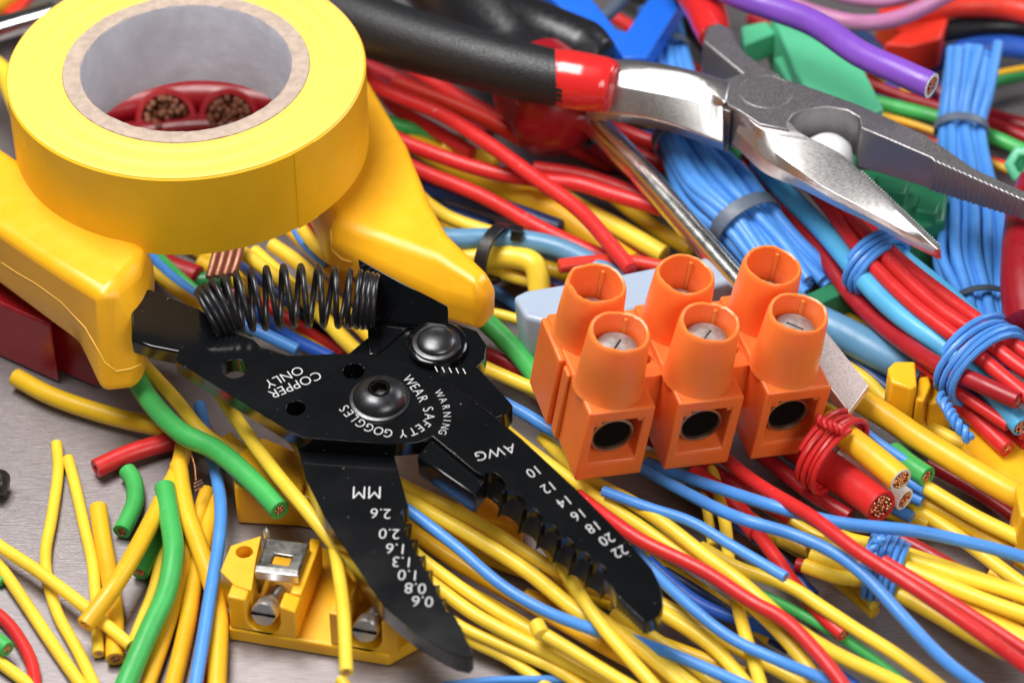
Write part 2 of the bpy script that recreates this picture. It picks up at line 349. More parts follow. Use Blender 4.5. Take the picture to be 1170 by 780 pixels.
# --- centre right
wire('Y', 17, [(620, 500), (650, 530), (681, 552), (742, 586), (810, 637), (850, 667), (900, 712), (953, 746), (1025, 780), (1060, 800)], [.5, .65, .9, 1.4, 1.4, 1.4, 1.25, 1.1, 1, .9], 'long yellow wire from below the orange terminal to the lower edge')
wire('Y', 16, [(560, 478), (600, 510), (668, 558), (742, 608), (804, 650), (865, 697), (915, 750), (950, 800)], [1.0, 1.0, 1.1, 1.15, 1.15, 1.1, 1, .9], 'yellow wire parallel to the red one along its upper side')
wire('R', 17, [(660, 565), (699, 595), (736, 620), (804, 652), (859, 686), (898, 708), (933, 744), (961, 780), (975, 805)], [1.2, 1.35, 1.4, 1.45, 1.5, 1.5, 1.4, 1.3, 1.2], 'bright red wire arching from under the AWG jaw to the lower edge')
wire('B', 13, [(690, 560), (742, 580), (788, 596), (835, 623), (898, 659)], [1.4, 1.5, 1.6, 1.65, 1.7], 'blue wire with blunt grey tip ending over the dark red wire', '1')
wire('B', 15, [(720, 525), (752, 546), (810, 577), (850, 593), (905, 609), (953, 631), (990, 660), (1032, 706), (1077, 752), (1120, 785), (1140, 802)], [.7, 1.0, 1.5, 1.9, 1.95, 2, 2, 1.9, 1.7, 1.5, 1.4], 'long blue wire bending over the tied yellow bundle to the lower edge')
wire('B', 15, [(740, 528), (779, 543), (835, 563), (890, 580), (958, 596), (1037, 605), (1094, 617), (1170, 637), (1210, 650)], [.6, .9, 1.4, 1.75, 1.8, 1.8, 1.7, 1.6, 1.5], 'long blue wire running level to the right edge')
wire('B', 14, [(725, 625), (748, 654), (788, 691), (835, 728), (890, 755), (939, 776), (985, 800)], [1.0, 1.0, 1.1, 1.15, 1.15, 1.05, .9], 'blue wire from the tip of the AWG jaw sweeping to the lower edge')
wire('Y', 15, [(810, 530), (815, 545), (828, 595), (835, 651), (847, 706), (865, 768), (874, 800)], [.5, .7, .85, .85, .85, .85, .85], 'yellow wire standing upright across the others below the orange terminal')
wire('Y', 12, [(800, 545), (808, 580), (814, 623)], .6, 'short yellow wire left of the upright one, half hidden')
wire('Y', 16, [(800, 625), (844, 648), (900, 668), (945, 697), (981, 721), (1026, 749), (1072, 782), (1090, 800)], [.9, 1, 1.1, 1.1, 1.05, 1, .9, .8], 'yellow wire just above the green wire at lower right')
wire('G', 13, [(700, 575), (740, 596), (790, 632), (850, 668), (910, 698), (967, 732), (1015, 766), (1050, 797)], [.8, .8, .8, .8, .75, .7, .6, .5], 'long thin green wire among the yellow ones at lower right')
wire('R', 23, [(790, 540), (831, 571), (865, 609)], .75, 'thick dark red wire stub under the blue wires')
wire('R', 17, [(862, 606), (885, 637), (905, 665), (936, 698), (964, 724)], [.75, .8, .85, .9, .9], 'red wire slanting down behind the cut blue tip, copper end by the green wire', '1')
wire('R', 17, [(805, 500), (832, 526), (873, 557), (927, 591), (975, 627), (1037, 665), (1094, 704), (1150, 745), (1200, 782)], [.6, .9, 1.6, 2.1, 2.3, 2.4, 2.35, 2.2, 2], 'long red wire from the third orange cell crossing over both blue wires')
wire('R', 14, [(1010, 640), (1037, 657), (1094, 692), (1150, 727), (1200, 760)], 2.0, 'red wire lying behind the long crossing red wire at the right edge')
wire('Y', 12, [(880, 578), (905, 594), (945, 618), (985, 640)], .5, 'thin yellow wire in the gap between red and blue wires')
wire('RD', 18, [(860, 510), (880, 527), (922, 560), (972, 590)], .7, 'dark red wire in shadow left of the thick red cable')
wire('Y', 17, [(1030, 560), (1054, 586), (1094, 612), (1136, 643), (1170, 668), (1210, 695)], .45, 'yellow wire on the steel between the bundles at the right edge')
wire('Y', 18, [(1040, 545), (1060, 557), (1094, 578), (1122, 594), (1170, 618), (1210, 640)], .9, 'yellow wire along the lower side of the thick yellow cable')
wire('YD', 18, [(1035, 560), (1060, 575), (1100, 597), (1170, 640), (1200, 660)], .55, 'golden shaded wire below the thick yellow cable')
wire('YO', 29, [(935, 430), (960, 445), (981, 457), (1015, 478), (1048, 500), (1099, 530), (1150, 558), (1210, 588)], [1.1, 1.1, 1.15, 1.2, 1.25, 1.3, 1.3, 1.25], 'thick glossy yellow cable running from the screwdriver tip to the right edge', name='cable', cat='cable')
wire('Y', 17, [(960, 415), (992, 436), (1012, 456), (1043, 476), (1090, 502), (1120, 515)], .6, 'yellow wire behind the small yellow clip')
wire('SB', 40, [(890, 335), (928, 362), (970, 384), (1010, 408), (1050, 432)], [1, 1, 1, .95, .8], 'thick steel blue cable behind the screwdriver tip', name='cable', cat='cable')
wire('YD', 18, [(925, 335), (960, 358), (1000, 385), (1040, 405)], .5, 'golden wire above the thick steel blue cable')
wire('B', 11, [(962, 470), (1000, 502), (1046, 533)], [1.2, 1.2, 1.2], 'thin blue wire beside the yellow cored cable', '1')
wire('Y', 14, [(930, 460), (950, 470), (985, 498)], 1.1, 'yellow wire tucked behind the red twisted tie')
wire('RD', 16, [(1060, 530), (1120, 565), (1180, 605)], .35, 'dark red wire in the gap under the thick yellow cable')
wire('YO', 15, [(1130, 655), (1150, 665), (1165, 690)], .3, 'yellow corner wire end right of the tied yellow bundle')
# --- around the orange terminal, left side
wire('G', 24, [(530, 345), (560, 372), (590, 402), (620, 440)], 1.0, 'green wire disappearing behind the left side of the orange terminal')
wire('Y', 16, [(530, 408), (560, 422), (605, 442), (640, 455)], 1.0, 'yellow wire level with the rivet, entering behind the orange terminal')
wire('RD', 18, [(520, 392), (560, 408), (600, 425)], .7, 'dark red wire between green and yellow left of the orange terminal')
wire('B', 15, [(570, 458), (600, 474), (640, 497), (700, 520)], .9, 'blue wire passing under the lower left corner of the orange terminal')
wire('Y', 15, [(520, 285), (550, 302), (585, 316), (620, 325)], .9, 'yellow wire poking out above the stripper handle tip')
wire('Y', 13, [(540, 355), (570, 360), (600, 368)], .8, 'short yellow wire left of the grey blue terminal')
# --- under the spring
wire('Y', 17, [(265, 280), (300, 305), (350, 345), (400, 395), (440, 430)], 1.2, 'yellow wire seen through the left coils of the spring')
wire('Y', 17, [(310, 280), (345, 305), (385, 345), (420, 380), (450, 410)], 1.0, 'yellow wire seen through the right coils of the spring')
wire('Y', 18, [(290, 288), (325, 320), (370, 362), (420, 415)], .7, 'yellow wire lowest in the row behind the spring')
wire('YO', 18, [(330, 262), (370, 300), (420, 350), (460, 390)], .8, 'deep yellow wire beside the right stripper handle')
wire('Y', 15, [(345, 262), (365, 285), (400, 310)], 1.3, 'short yellow wire between the tape and the right stripper handle')
wire('B', 15, [(170, 290), (205, 325), (260, 360), (340, 400)], [1.2, 1.3, 1.3, 1.0], 'blue wire running under the left end of the spring')
wire('Y', 13, [(168, 305), (195, 328), (230, 352)], 1.5, 'yellow wire tucked between green wire and the left black arm')
wire('G', 12, [(170, 282), (200, 312), (240, 345), (290, 380)], [1.2, 1.3, 1.2, 1.0], 'thin green wire running under the left end of the spring')
wire('BB', 16, [(290, 355), (330, 385), (380, 410)], .8, 'royal blue wire below the spring')
wire('R', 14, [(300, 345), (345, 375), (395, 405)], .5, 'dark red wire low below the spring')
wire('SB', 16, [(360, 350), (390, 380), (420, 410)], .5, 'dull blue wire low below the spring')
wire('B', 12, [(330, 250), (350, 280), (375, 305)], .9, 'thin blue wire between tape and right stripper handle')
wire('RD', 15, [(350, 250), (368, 272), (385, 300)], 1.0, 'dark red wire against the right stripper handle')
# --- above centre (behind the handle)
wire('R', 18, [(415, 82), (436, 102), (500, 128), (548, 158), (612, 203), (660, 238), (696, 279), (720, 308)], 2.0, 'long bright red wire slanting over all wires below the black grip')
wire('R', 18, [(440, 150), (462, 163), (516, 183), (564, 197), (612, 205), (660, 210), (699, 222), (760, 240)], 1.45, 'red wire running level, crossed by the long slanting red wire')
wire('R', 18, [(460, 183), (481, 195), (548, 224), (612, 258), (676, 287), (710, 300)], 1.3, 'red wire above the light blue cable, lowest of the red slants')
wire('R', 17, [(430, 100), (455, 125), (500, 150), (540, 175)], 1.2, 'red wire half hidden under the start of the long slanting one')
wire('RO', 18, [(450, 95), (484, 108), (548, 133), (600, 160)], 1.3, 'red wire close under the black grip')
wire('R', 17, [(610, 192), (660, 200), (700, 212), (790, 245)], 1.1, 'red wire behind the screwdriver shaft')
wire('R', 17, [(690, 140), (730, 158), (790, 180)], .9, 'red wire above the screwdriver shaft, nearest the steel jaw')
wire('R', 17, [(690, 158), (730, 178), (790, 205)], .7, 'red wire above the screwdriver shaft, second from the steel jaw')
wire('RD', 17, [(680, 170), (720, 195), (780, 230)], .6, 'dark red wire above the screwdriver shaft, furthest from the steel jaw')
wire('Y', 14, [(690, 123), (730, 136), (780, 150)], .9, 'yellow wire directly under the steel shank of the pliers')
wire('G', 17, [(440, 138), (455, 144), (484, 150), (530, 165)], 1.1, 'green wire beside the right stripper handle under the red slants')
wire('YO', 30, [(470, 160), (520, 190), (574, 215), (628, 240), (676, 272), (720, 302)], .8, 'thick yellow cable under the crossing red wires', name='cable', cat='cable')
wire('Y', 22, [(620, 215), (670, 243), (710, 262), (760, 290)], .7, 'yellow wire left of the screwdriver shaft')
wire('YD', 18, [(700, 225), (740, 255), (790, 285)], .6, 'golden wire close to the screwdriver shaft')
wire('Y', 16, [(505, 168), (530, 172), (567, 186)], 1.0, 'short yellow wire peeping between two red ones')
wire('Y', 16, [(480, 225), (490, 234), (516, 250), (560, 265), (600, 272)], 1.1, 'yellow wire beside the right stripper handle above the light blue cable')
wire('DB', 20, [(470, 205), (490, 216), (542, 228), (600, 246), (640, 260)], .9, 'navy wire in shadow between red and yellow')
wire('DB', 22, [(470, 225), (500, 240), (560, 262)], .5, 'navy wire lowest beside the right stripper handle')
c1 = wire('SB', 25, [(490, 270), (520, 273), (560, 273), (600, 276), (644, 286), (690, 310), (720, 335)], 1.5, 'thick light blue cable curving behind the orange terminal', name='cable', cat='cable')
wire('Y', 27, [(510, 300), (548, 296), (585, 295), (610, 304), (616, 335)], [1.15, 1.2, 1.3, 1.3, .9], 'thick bent yellow cable under the black zip tie', name='cable', cat='cable')
wire('RO', 17, [(640, 305), (690, 299), (730, 300), (780, 310)], 1.6, 'red wire touching the top of the grey blue terminal')
# --- right background
wire('G', 17, [(985, 112), (1003, 118), (1071, 134), (1126, 153), (1170, 172), (1210, 190)], .9, 'green wire behind the pliers at right')
wire('YO', 9, [(990, 126), (1006, 132), (1068, 151), (1126, 183), (1165, 200), (1200, 220)], .8, 'thin yellow wire under the green one behind the pliers')
wire('RO', 12, [(990, 134), (1044, 156), (1100, 175), (1170, 195), (1200, 205)], .7, 'thin red wire lowest behind the pliers')
wire('RD', 14, [(990, 95), (1030, 110), (1071, 122), (1130, 140), (1170, 156), (1210, 170)], .6, 'dark red wire above the green one behind the pliers')
wire('R', 20, [(1130, 228), (1160, 245), (1190, 262)], .7, 'red wire below the tip of the pliers at the right edge')
wire('Y', 14, [(1130, 255), (1150, 265), (1180, 280)], .5, 'yellow wire at the right edge behind the tied blue wires')
wire('PK', 19, [(870, -16), (883, -4), (935, 16), (982, 26), (1030, 20), (1085, -6), (1110, -20)], [2.6]*7, 'mauve wire sagging along the upper edge')
wire('PK', 14, [(930, -14), (975, 0), (1020, 2), (1060, -12)], 2.2, 'pale mauve wire tip touching the upper edge')
wire('PU', 31, [(800, -25), (845, -4), (883, 9), (934, 29), (982, 61), (1025, 80), (1062, 97)], [3.9, 3.9, 3.9, 4.0, 4.1, 4.2, 4.2], 'thick purple wire with white lined copper end above the pliers', '1', liner='W', bore=.7)
wire('RO', 30, [(1050, 12), (1100, 6), (1150, 8), (1210, 22)], 1.6, 'thick bright red cable at the upper right corner', name='cable', cat='cable')
wire('K', 26, [(1050, 45), (1100, 33), (1150, 28), (1210, 36)], 1.1, 'thick black cable under the red one at upper right', name='cable', cat='cable')
wire('BB', 26, [(1010, 110), (1050, 80), (1100, 60), (1150, 53), (1210, 62)], [.3, .5, .8, .9, .9], 'thick royal blue cable curving down at upper right', name='cable', cat='cable')
wire('GD', 15, [(1110, 105), (1140, 92), (1180, 84), (1210, 84)], .6, 'green earth wire behind the tied blue wires at upper right')
wire('YO', 7, [(1112, 94), (1140, 84), (1180, 77), (1210, 77)], .75, 'yellow stripe wire on the green earth wire at upper right')
wire('DB', 22, [(1010, 130), (1040, 118), (1080, 100), (1110, 92)], .4, 'navy cable in shadow below the purple wire')
wire('ORB', 0.1, [(0, 0), (1, 1)], 1) if False else None
wire('ORB' if 'ORB' in M else 'YO', 52, [(330, -60), (400, -20), (440, 2)], [2.0, 1.8, 1.6], 'rounded amber tip of a cable at the upper edge beside the tape roll', name='cable', cat='cable')
wire('PRD', 60, [(1188, 215), (1174, 250), (1172, 310), (1180, 372)], [2.3, 2.4, 2.4, 2.2], 'fat crimson cable at the right edge', name='cable', cat='cable')
# --- filler wires low in the heap (seen only in gaps)
GF = 'wires low in the heap seen only through gaps'
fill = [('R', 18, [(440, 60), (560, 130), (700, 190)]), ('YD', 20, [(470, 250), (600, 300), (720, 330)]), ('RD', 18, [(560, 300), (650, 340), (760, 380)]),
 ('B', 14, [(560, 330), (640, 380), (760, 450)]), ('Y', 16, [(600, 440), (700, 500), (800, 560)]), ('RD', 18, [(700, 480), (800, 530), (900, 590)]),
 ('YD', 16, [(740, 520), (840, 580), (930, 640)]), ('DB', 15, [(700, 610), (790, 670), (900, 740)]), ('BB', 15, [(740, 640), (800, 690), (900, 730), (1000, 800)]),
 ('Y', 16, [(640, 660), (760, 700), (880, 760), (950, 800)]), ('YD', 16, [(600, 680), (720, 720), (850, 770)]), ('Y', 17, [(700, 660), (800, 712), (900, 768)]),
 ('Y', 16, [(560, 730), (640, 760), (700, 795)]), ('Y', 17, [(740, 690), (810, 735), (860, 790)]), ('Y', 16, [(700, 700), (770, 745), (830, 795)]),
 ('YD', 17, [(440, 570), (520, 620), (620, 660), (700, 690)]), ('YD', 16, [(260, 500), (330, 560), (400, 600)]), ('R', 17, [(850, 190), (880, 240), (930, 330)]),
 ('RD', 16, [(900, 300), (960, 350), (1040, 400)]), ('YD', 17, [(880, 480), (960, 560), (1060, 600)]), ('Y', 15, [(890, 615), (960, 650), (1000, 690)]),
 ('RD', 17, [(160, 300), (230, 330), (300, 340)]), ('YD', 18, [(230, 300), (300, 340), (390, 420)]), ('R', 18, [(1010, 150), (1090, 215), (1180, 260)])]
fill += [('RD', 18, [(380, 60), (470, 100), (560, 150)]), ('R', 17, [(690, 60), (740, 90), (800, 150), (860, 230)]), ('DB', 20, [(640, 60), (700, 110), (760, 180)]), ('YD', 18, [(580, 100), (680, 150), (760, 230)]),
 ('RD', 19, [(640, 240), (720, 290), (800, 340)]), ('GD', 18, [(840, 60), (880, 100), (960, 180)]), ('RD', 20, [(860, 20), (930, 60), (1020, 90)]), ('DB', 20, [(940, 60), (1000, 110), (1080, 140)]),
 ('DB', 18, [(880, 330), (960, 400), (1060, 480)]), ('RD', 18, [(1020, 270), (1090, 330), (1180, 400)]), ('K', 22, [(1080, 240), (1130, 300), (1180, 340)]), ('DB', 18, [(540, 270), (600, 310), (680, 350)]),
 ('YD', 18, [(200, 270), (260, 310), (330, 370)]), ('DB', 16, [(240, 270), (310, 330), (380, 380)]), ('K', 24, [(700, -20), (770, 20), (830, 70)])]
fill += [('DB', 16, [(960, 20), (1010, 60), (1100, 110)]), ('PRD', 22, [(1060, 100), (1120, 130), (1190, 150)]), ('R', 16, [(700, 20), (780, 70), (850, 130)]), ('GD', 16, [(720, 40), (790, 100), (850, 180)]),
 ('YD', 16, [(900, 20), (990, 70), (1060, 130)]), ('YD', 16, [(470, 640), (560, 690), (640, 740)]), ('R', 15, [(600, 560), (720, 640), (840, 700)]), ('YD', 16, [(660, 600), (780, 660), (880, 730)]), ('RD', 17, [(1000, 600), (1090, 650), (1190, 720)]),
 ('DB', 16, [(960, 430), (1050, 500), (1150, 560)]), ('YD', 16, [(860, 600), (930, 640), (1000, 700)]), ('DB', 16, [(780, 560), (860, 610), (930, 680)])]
fw = {'PRD': 'crimson', 'GD': 'dark green', 'K': 'black', 'R': 'red', 'YD': 'golden', 'RD': 'dark red', 'B': 'blue', 'Y': 'yellow', 'DB': 'navy', 'BB': 'royal blue'}
where = ['under the black grip', 'behind the zip tied cables', 'under the grey blue terminal', 'under the back towers of the orange terminal', 'under the front of the orange terminal',
 'under the third orange cell', 'behind the upright yellow wire', 'under the red arching wire', 'below the AWG jaw tip, near the steel', 'right of the steep yellow wire',
 'left of the steep yellow wire, low down', 'between steep yellow and long red wires', 'at the lower edge below the nicked bead', 'at the lower edge under the second blue wire',
 'at the lower edge under the blue notch wire', 'low between the two jaws', 'low behind the yellow terminal', 'beside the tied blue wires under the pliers', 'under the twisted red and blue bundle',
 'under the thick red cable bundle', 'at the cut ends of the tied yellow bundle', 'under the left black arm', 'under the coils of the spring', 'behind the pliers tip', 'beside the tape roll under the black grip', 'between the blue clip and the steel shank', 'under the red collar of the pliers', 'left of the screwdriver shaft',
 'just behind the grey blue terminal', 'under the mint green terminal block', 'under the purple wire', 'between purple wire and plier jaw', 'under the small yellow clip', 'beside the crimson cable at right',
 'at the right edge under the upright blue bundle', 'beneath the bent yellow cable', 'between left handle and spring', 'just below the tape roll by the spring', 'at the upper edge near the second red collar', 'below the red bracket at upper right', 'on the steel right of the upright blue bundle', 'beside the fork of the blue clip',
 'behind the rear shank of the pliers', 'low behind the purple wire', 'beside the tip of the MM jaw', 'under the AWG jaw between yellow wires', 'under the blunt tipped blue wire', 'at the right edge under the tied yellow bundle',
 'under the thick glossy yellow cable', 'left of the tied yellow bundle', 'just under the two long blue wires']
for i, (c, wd, pts) in enumerate(fill):
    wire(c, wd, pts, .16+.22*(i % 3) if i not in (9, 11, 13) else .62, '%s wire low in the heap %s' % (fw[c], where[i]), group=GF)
# ------------------------------------------------------------------ bundles
def bundle(label, cat, cols, wpx, pts, z, half, offs, ends='', cut=None, group=None, pinch=None):
    """half: list (per point) of half width in px; offs: (a,b) offsets in -1..1"""
    Z = zl(z, len(pts)); base = [P(x, y, zz) for (x, y), zz in zip(pts, Z)]
    e = empty('wire_bundle', V((base[len(base)//2].x, base[len(base)//2].y, 0)), label, cat, group)
    sc_ = pxcm(base[0]); H = [h/sc_ for h in half]
    r = wpx/2/sc_
    T = [(base[min(i+1, len(base)-1)]-base[max(i-1, 0)]).normalized() for i in range(len(base))]
    Sd = [V((t.y, -t.x, 0)).normalized() for t in T]
    for k, (a, b) in enumerate(offs):
        p = []
        for i in range(len(base)):
            j = .06*math.sin(i*2.1+k*1.7)
            p.append(base[i] + Sd[i]*(a+j)*H[i] + V((0, 0, 1))*b*max(H[i]*.55, r*1.05))
        d0 = random.uniform(-.25, .25); d1 = random.uniform(-.25, .25)
        p[0] = p[0] + (p[0]-p[1]).normalized()*d0; p[-1] = p[-1] + (p[-1]-p[-2]).normalized()*d1
        path = catmull(p, 7); c = cols[k % len(cols)]
        v, f = tube(path, r, 12, (.5 if '0' in ends else True), (.5 if '1' in ends else True))
        o = mk('wire', v, f, M[c], e, smooth=True); fr = frames(path)
        if '0' in ends: strands(path[0], -fr[0][0], r*.48, o, 7)
        if '1' in ends: strands(path[-1], fr[-1][0], r*.48, o, 7)
    return e, base, T, Sd, H, r
def loop_band(e, c, t, a, ra, rb, width, thick, m, name='cable_tie', lift=0):
    """strap around a bundle, c centre, t axis, a sideways"""
    up = t.cross(a); up = up if up.z > 0 else -up; n = 40; v = []; f = []
    for k in range(n):
        th = 2*math.pi*k/n; d = a*math.cos(th)*ra + up*math.sin(th)*rb; dn = (a*math.cos(th)*rb + up*math.sin(th)*ra).normalized()
        for (x, y) in ((-width/2, 0), (width/2, 0), (width/2, thick), (-width/2, thick)): v.append(c + d + t*x + dn*y)
    for k in range(n):
        for j in range(4): f.append((k*4+j, k*4+(j+1) % 4, ((k+1) % n)*4+(j+1) % 4, ((k+1) % n)*4+j))
    return mk(name, v, f, m, e, bevel=.015, seg=2)
def coil_tie(e, c, t, a, ra, rb, turns, rw, m, name='wire_tie', skew=.0, tail=None):
    up = t.cross(a); up = up if up.z > 0 else -up; p = []
    n = int(turns*22)
    for k in range(n+1):
        th = 2*math.pi*k/22 + .6; q = k/n-.5
        jr = 1+.05*math.sin(k*.37)
        p.append(c + a*math.cos(th)*ra*jr + up*math.sin(th)*rb*jr + t*(q*turns*rw*2.15 + skew*math.cos(th)))
    v, f = tube(p, rw, 8)
    o = mk(name, v, f, m, e, smooth=True)
    if tail:
        for ph in (0, math.pi):
            q = catmull(tail, 10); fr = frames(q); pp = [x + (fr[i][1]*math.cos(i*.75+ph)+fr[i][2]*math.sin(i*.75+ph))*rw*.95 for i, x in enumerate(q)]
            v, f = tube(pp, rw*.92, 8); mk('twisted_tail', v, f, m, o, smooth=True)
    return o
HEX = [(-.85, .0), (-.5, .55), (-.5, -.3), (-.15, .95), (-.15, .15), (.2, .6), (.2, -.5), (.5, .1), (.55, .95), (.85, .45), (.9, -.3), (-.1, -.8)]
# blue bundle under the pliers
e, bs, T, Sd, H, r = bundle('blue wire bundle with three grey bands passing under the pliers joint', 'wire bundle', ['B'], 13,
    [(752, 20), (760, 60), (770, 110), (782, 162), (815, 215), (852, 253), (888, 296), (915, 333)], [1.2, 1.3, 1.4, 1.5, 1.6, 1.6, 1.3, 1.0], [20, 20, 24, 26, 36, 30, 33, 38],
    HEX + [(-.95, .5), (.0, .5), (-.7, .3), (.7, .8)], '1')
for i, wd in ((1, .25), (3, .28), (5, .32)): loop_band(e, bs[i]+V((0, 0, .05)), T[i], Sd[i], H[i]*1.03+r, H[i]*.62+r*1.2, wd, .04, M['GY'])
# blue bundle at right
e, bs, T, Sd, H, r = bundle('upright blue wire bundle with grey bands at right behind the pliers tip', 'wire bundle', ['B'], 12.5,
    [(1112, 62), (1104, 110), (1098, 150), (1103, 200), (1108, 250), (1108, 300), (1120, 345), (1132, 395)], [1.9, 1.6, 1.3, 1.2, 1.2, 1.2, 1.2, 1.1], [29, 25, 22, 27, 32, 34, 24, 28],
    HEX + [(-.95, .5), (.0, .5), (-.7, .3)])
for i, wd in ((2, .2), (6, .14), (6, .14)):
    loop_band(e, bs[i]+V((0, 0, .05))+T[i]*(.0 if i == 2 else (.1 if wd == .14 else 0)), T[i], Sd[i], H[i]*1.03+r, H[i]*.62+r*1.2, wd, .04, M['GY'])
# red + sky blue bundle tied with twisted blue wire
e = empty('wire_bundle', P(1040, 350, 0), 'red and sky blue wire bundle tied twice with thin blue wire', 'wire bundle')
def bw(c, wd, pts, z, ends='', **k): return wire(c, wd, pts, z, None, ends, parent=e, name='wire', **k)
bw('LB', 25, [(868, 185), (900, 222), (942, 267), (985, 317), (1030, 360), (1080, 398), (1125, 440), (1166, 486)], [1.5, 1.6, 1.7, 1.8, 1.85, 1.85, 1.75, 1.7], '1', bore=.8)
bw('LB', 18, [(940, 215), (999, 267), (1035, 295), (1083, 334), (1134, 380), (1185, 420)], [1.5, 1.7, 1.7, 1.7, 1.8, 1.8])
bw('R', 18, [(915, 200), (948, 239), (985, 288), (1041, 347), (1100, 392), (1140, 425), (1190, 465)], [1.8, 1.9, 2.0, 2.1, 2.2, 2.2, 2.2])
bw('R', 18, [(935, 205), (970, 248), (1013, 295), (1069, 348), (1120, 385), (1165, 420), (1200, 440)], [1.8, 2.0, 2.1, 2.2, 2.3, 2.3, 2.3])
bw('R', 18, [(960, 225), (993, 263), (1027, 297), (1092, 347), (1134, 378), (1190, 415)], [1.7, 1.9, 2.0, 2.1, 2.2, 2.2])
bw('RD', 20, [(855, 175), (900, 240), (942, 294), (976, 340), (1020, 382), (1070, 418), (1112, 435), (1164, 457)], [1.3, 1.3, 1.3, 1.3, 1.5, 1.9, 2.1, 2.2], '1')
bw('R', 15, [(1050, 415), (1098, 450), (1153, 486)], [1.5, 1.6, 1.6], '1')
bw('R', 21, [(1060, 425), (1102, 465), (1150, 513)], [1.2, 1.2, 1.2], '1')
bw('R', 16, [(1100, 440), (1140, 478), (1172, 510)], [1.0, 1.0, 1.0], '1')
bw('R', 18, [(1010, 340), (1060, 385), (1110, 432), (1172, 495)], [1.3, 1.3, 1.3, 1.3])
bw('RD', 17, [(925, 270), (965, 300), (1010, 345)], [1.3, 1.3, 1.3])
tt = (P(1030, 350, 1.8)-P(960, 285, 1.8)).normalized(); aa = V((tt.y, -tt.x, 0)).normalized()
coil_tie(e, P(1001, 301, 1.75), (tt*1.0).normalized(), aa, .72, .52, 3.2, .062, M['B'], skew=.12)
coil_tie(e, P(1120, 413, 1.85), (tt*1.0).normalized(), aa, .92, .72, 4.4, .065, M['B'], skew=.12, tail=[P(1074, 452, 1.7), P(1084, 468, 1.9), P(1092, 482, 1.95), P(1108, 502, 1.8)])
# thick red / yellow cable bundle tied in red
e = empty('wire_bundle', P(980, 540, 0), 'fat red and yellow cable bundle tied with twisted red wire, copper ends facing out', 'wire bundle')
bw('R', 40, [(898, 499), (950, 538), (1006, 580)], [.75, 1.0, 1.2], '1', bore=.74)
bw('YO', 31, [(946, 482), (980, 510), (1027, 548)], [1.6, 1.65, 1.7], '1', liner='W', bore=.76)
bw('W', 28, [(960, 520), (1000, 548), (1033, 571)], [1.0, 1.0, 1.0], '1', bore=.76)
bw('G', 25, [(1020, 516), (1038, 530), (1058, 543)], [1.0, 1.1, 1.15], '1', bore=.6)
bw('B', 13, [(1000, 528), (1030, 545), (1056, 560)], .9, '1'); bw('B', 13, [(1000, 545), (1030, 562), (1054, 573)], .7, '1'); bw('B', 14, [(1000, 565), (1025, 582), (1042, 591)], .6, '1')
tt = (P(1005, 580, 1.2)-P(941, 532, 1.2)).normalized(); aa = V((tt.y, -tt.x, 0)).normalized()
coil_tie(e, P(951, 517, 1.35), tt, aa, .80, .64, 4.2, .055, M['R'], skew=.1, tail=[P(935, 478, 2.15), P(948, 486, 2.2), P(962, 492, 2.1)])
# tied yellow bundle
Yoff = [(-.95, .2), (-.55, .7), (-.5, -.3), (-.12, .5), (.1, 1.0), (.3, .2), (.62, .65), (.95, .2), (.5, -.6), (-.2, -.8)]
e, bs, T, Sd, H, r = bundle('yellow wire bundle tied with thin blue wire, two dark red wires beneath', 'wire bundle', ['Y', 'Y', 'Y', 'Y', 'Y', 'Y', 'Y', 'Y', 'RD', 'RD'], 17,
    [(930, 628), (962, 638), (1010, 650), (1070, 675), (1140, 705), (1210, 735)], [1.0, 1.0, 1.0, 1.0, 1.0, 1.0], [34, 32, 30, 38, 46, 54], Yoff)
coil_tie(e, bs[2]+V((0, 0, .02)), T[2], Sd[2], H[2]*1.08+r, H[2]*.6+r*1.5, 5.3, .055, M['B'], skew=.08, tail=[P(992, 650, 1.5), P(1000, 620, 1.75), P(1010, 618, 1.8)])
# ------------------------------------------------------------------ cable tie round the two cables
zt = empty('zip_tie', P(572, 285, 0), 'black ribbed zip tie holding the light blue and the bent yellow cable', 'zip tie')
tx = V((.86, -.5, .1)).normalized(); 
loop_band(zt, P(567, 290, 1.32), tx, V((tx.y, -tx.x, 0)), .56, .46, .26, .10, M['KT'], 'strap')
v, f = lathe(P(590, 268, 1.72), V((.2, .1, 1)), [(.0, -.1), (.16, -.1), (.16, .16), (.0, .16)], 4); mk('lock_head', v, f, M['KT'], zt, bevel=.03)
# ------------------------------------------------------------------ tape roll
ZT = 5.0; c = P(213, 77, ZT); k = pxcm(c); R0, R1, R2 = 205/k, 141/k, 120/k; TW = 1.78
e = empty('tape_roll', V((c.x, c.y, ZT-TW)), 'roll of yellow electrical tape resting on the tool handles', 'tape')
o = V((c.x, c.y, ZT-TW)); up = V((0, 0, 1))
def jt(i, kk, ax): return V((0, 0, 0))
prof = [(R1, 0), (R0-.03, 0), (R0, .03), (R0, TW-.03), (R0-.03, TW)]
v, f = lathe(o, up, prof, 128); mk('tape', v, f, M['TAPE'], e, smooth=True)
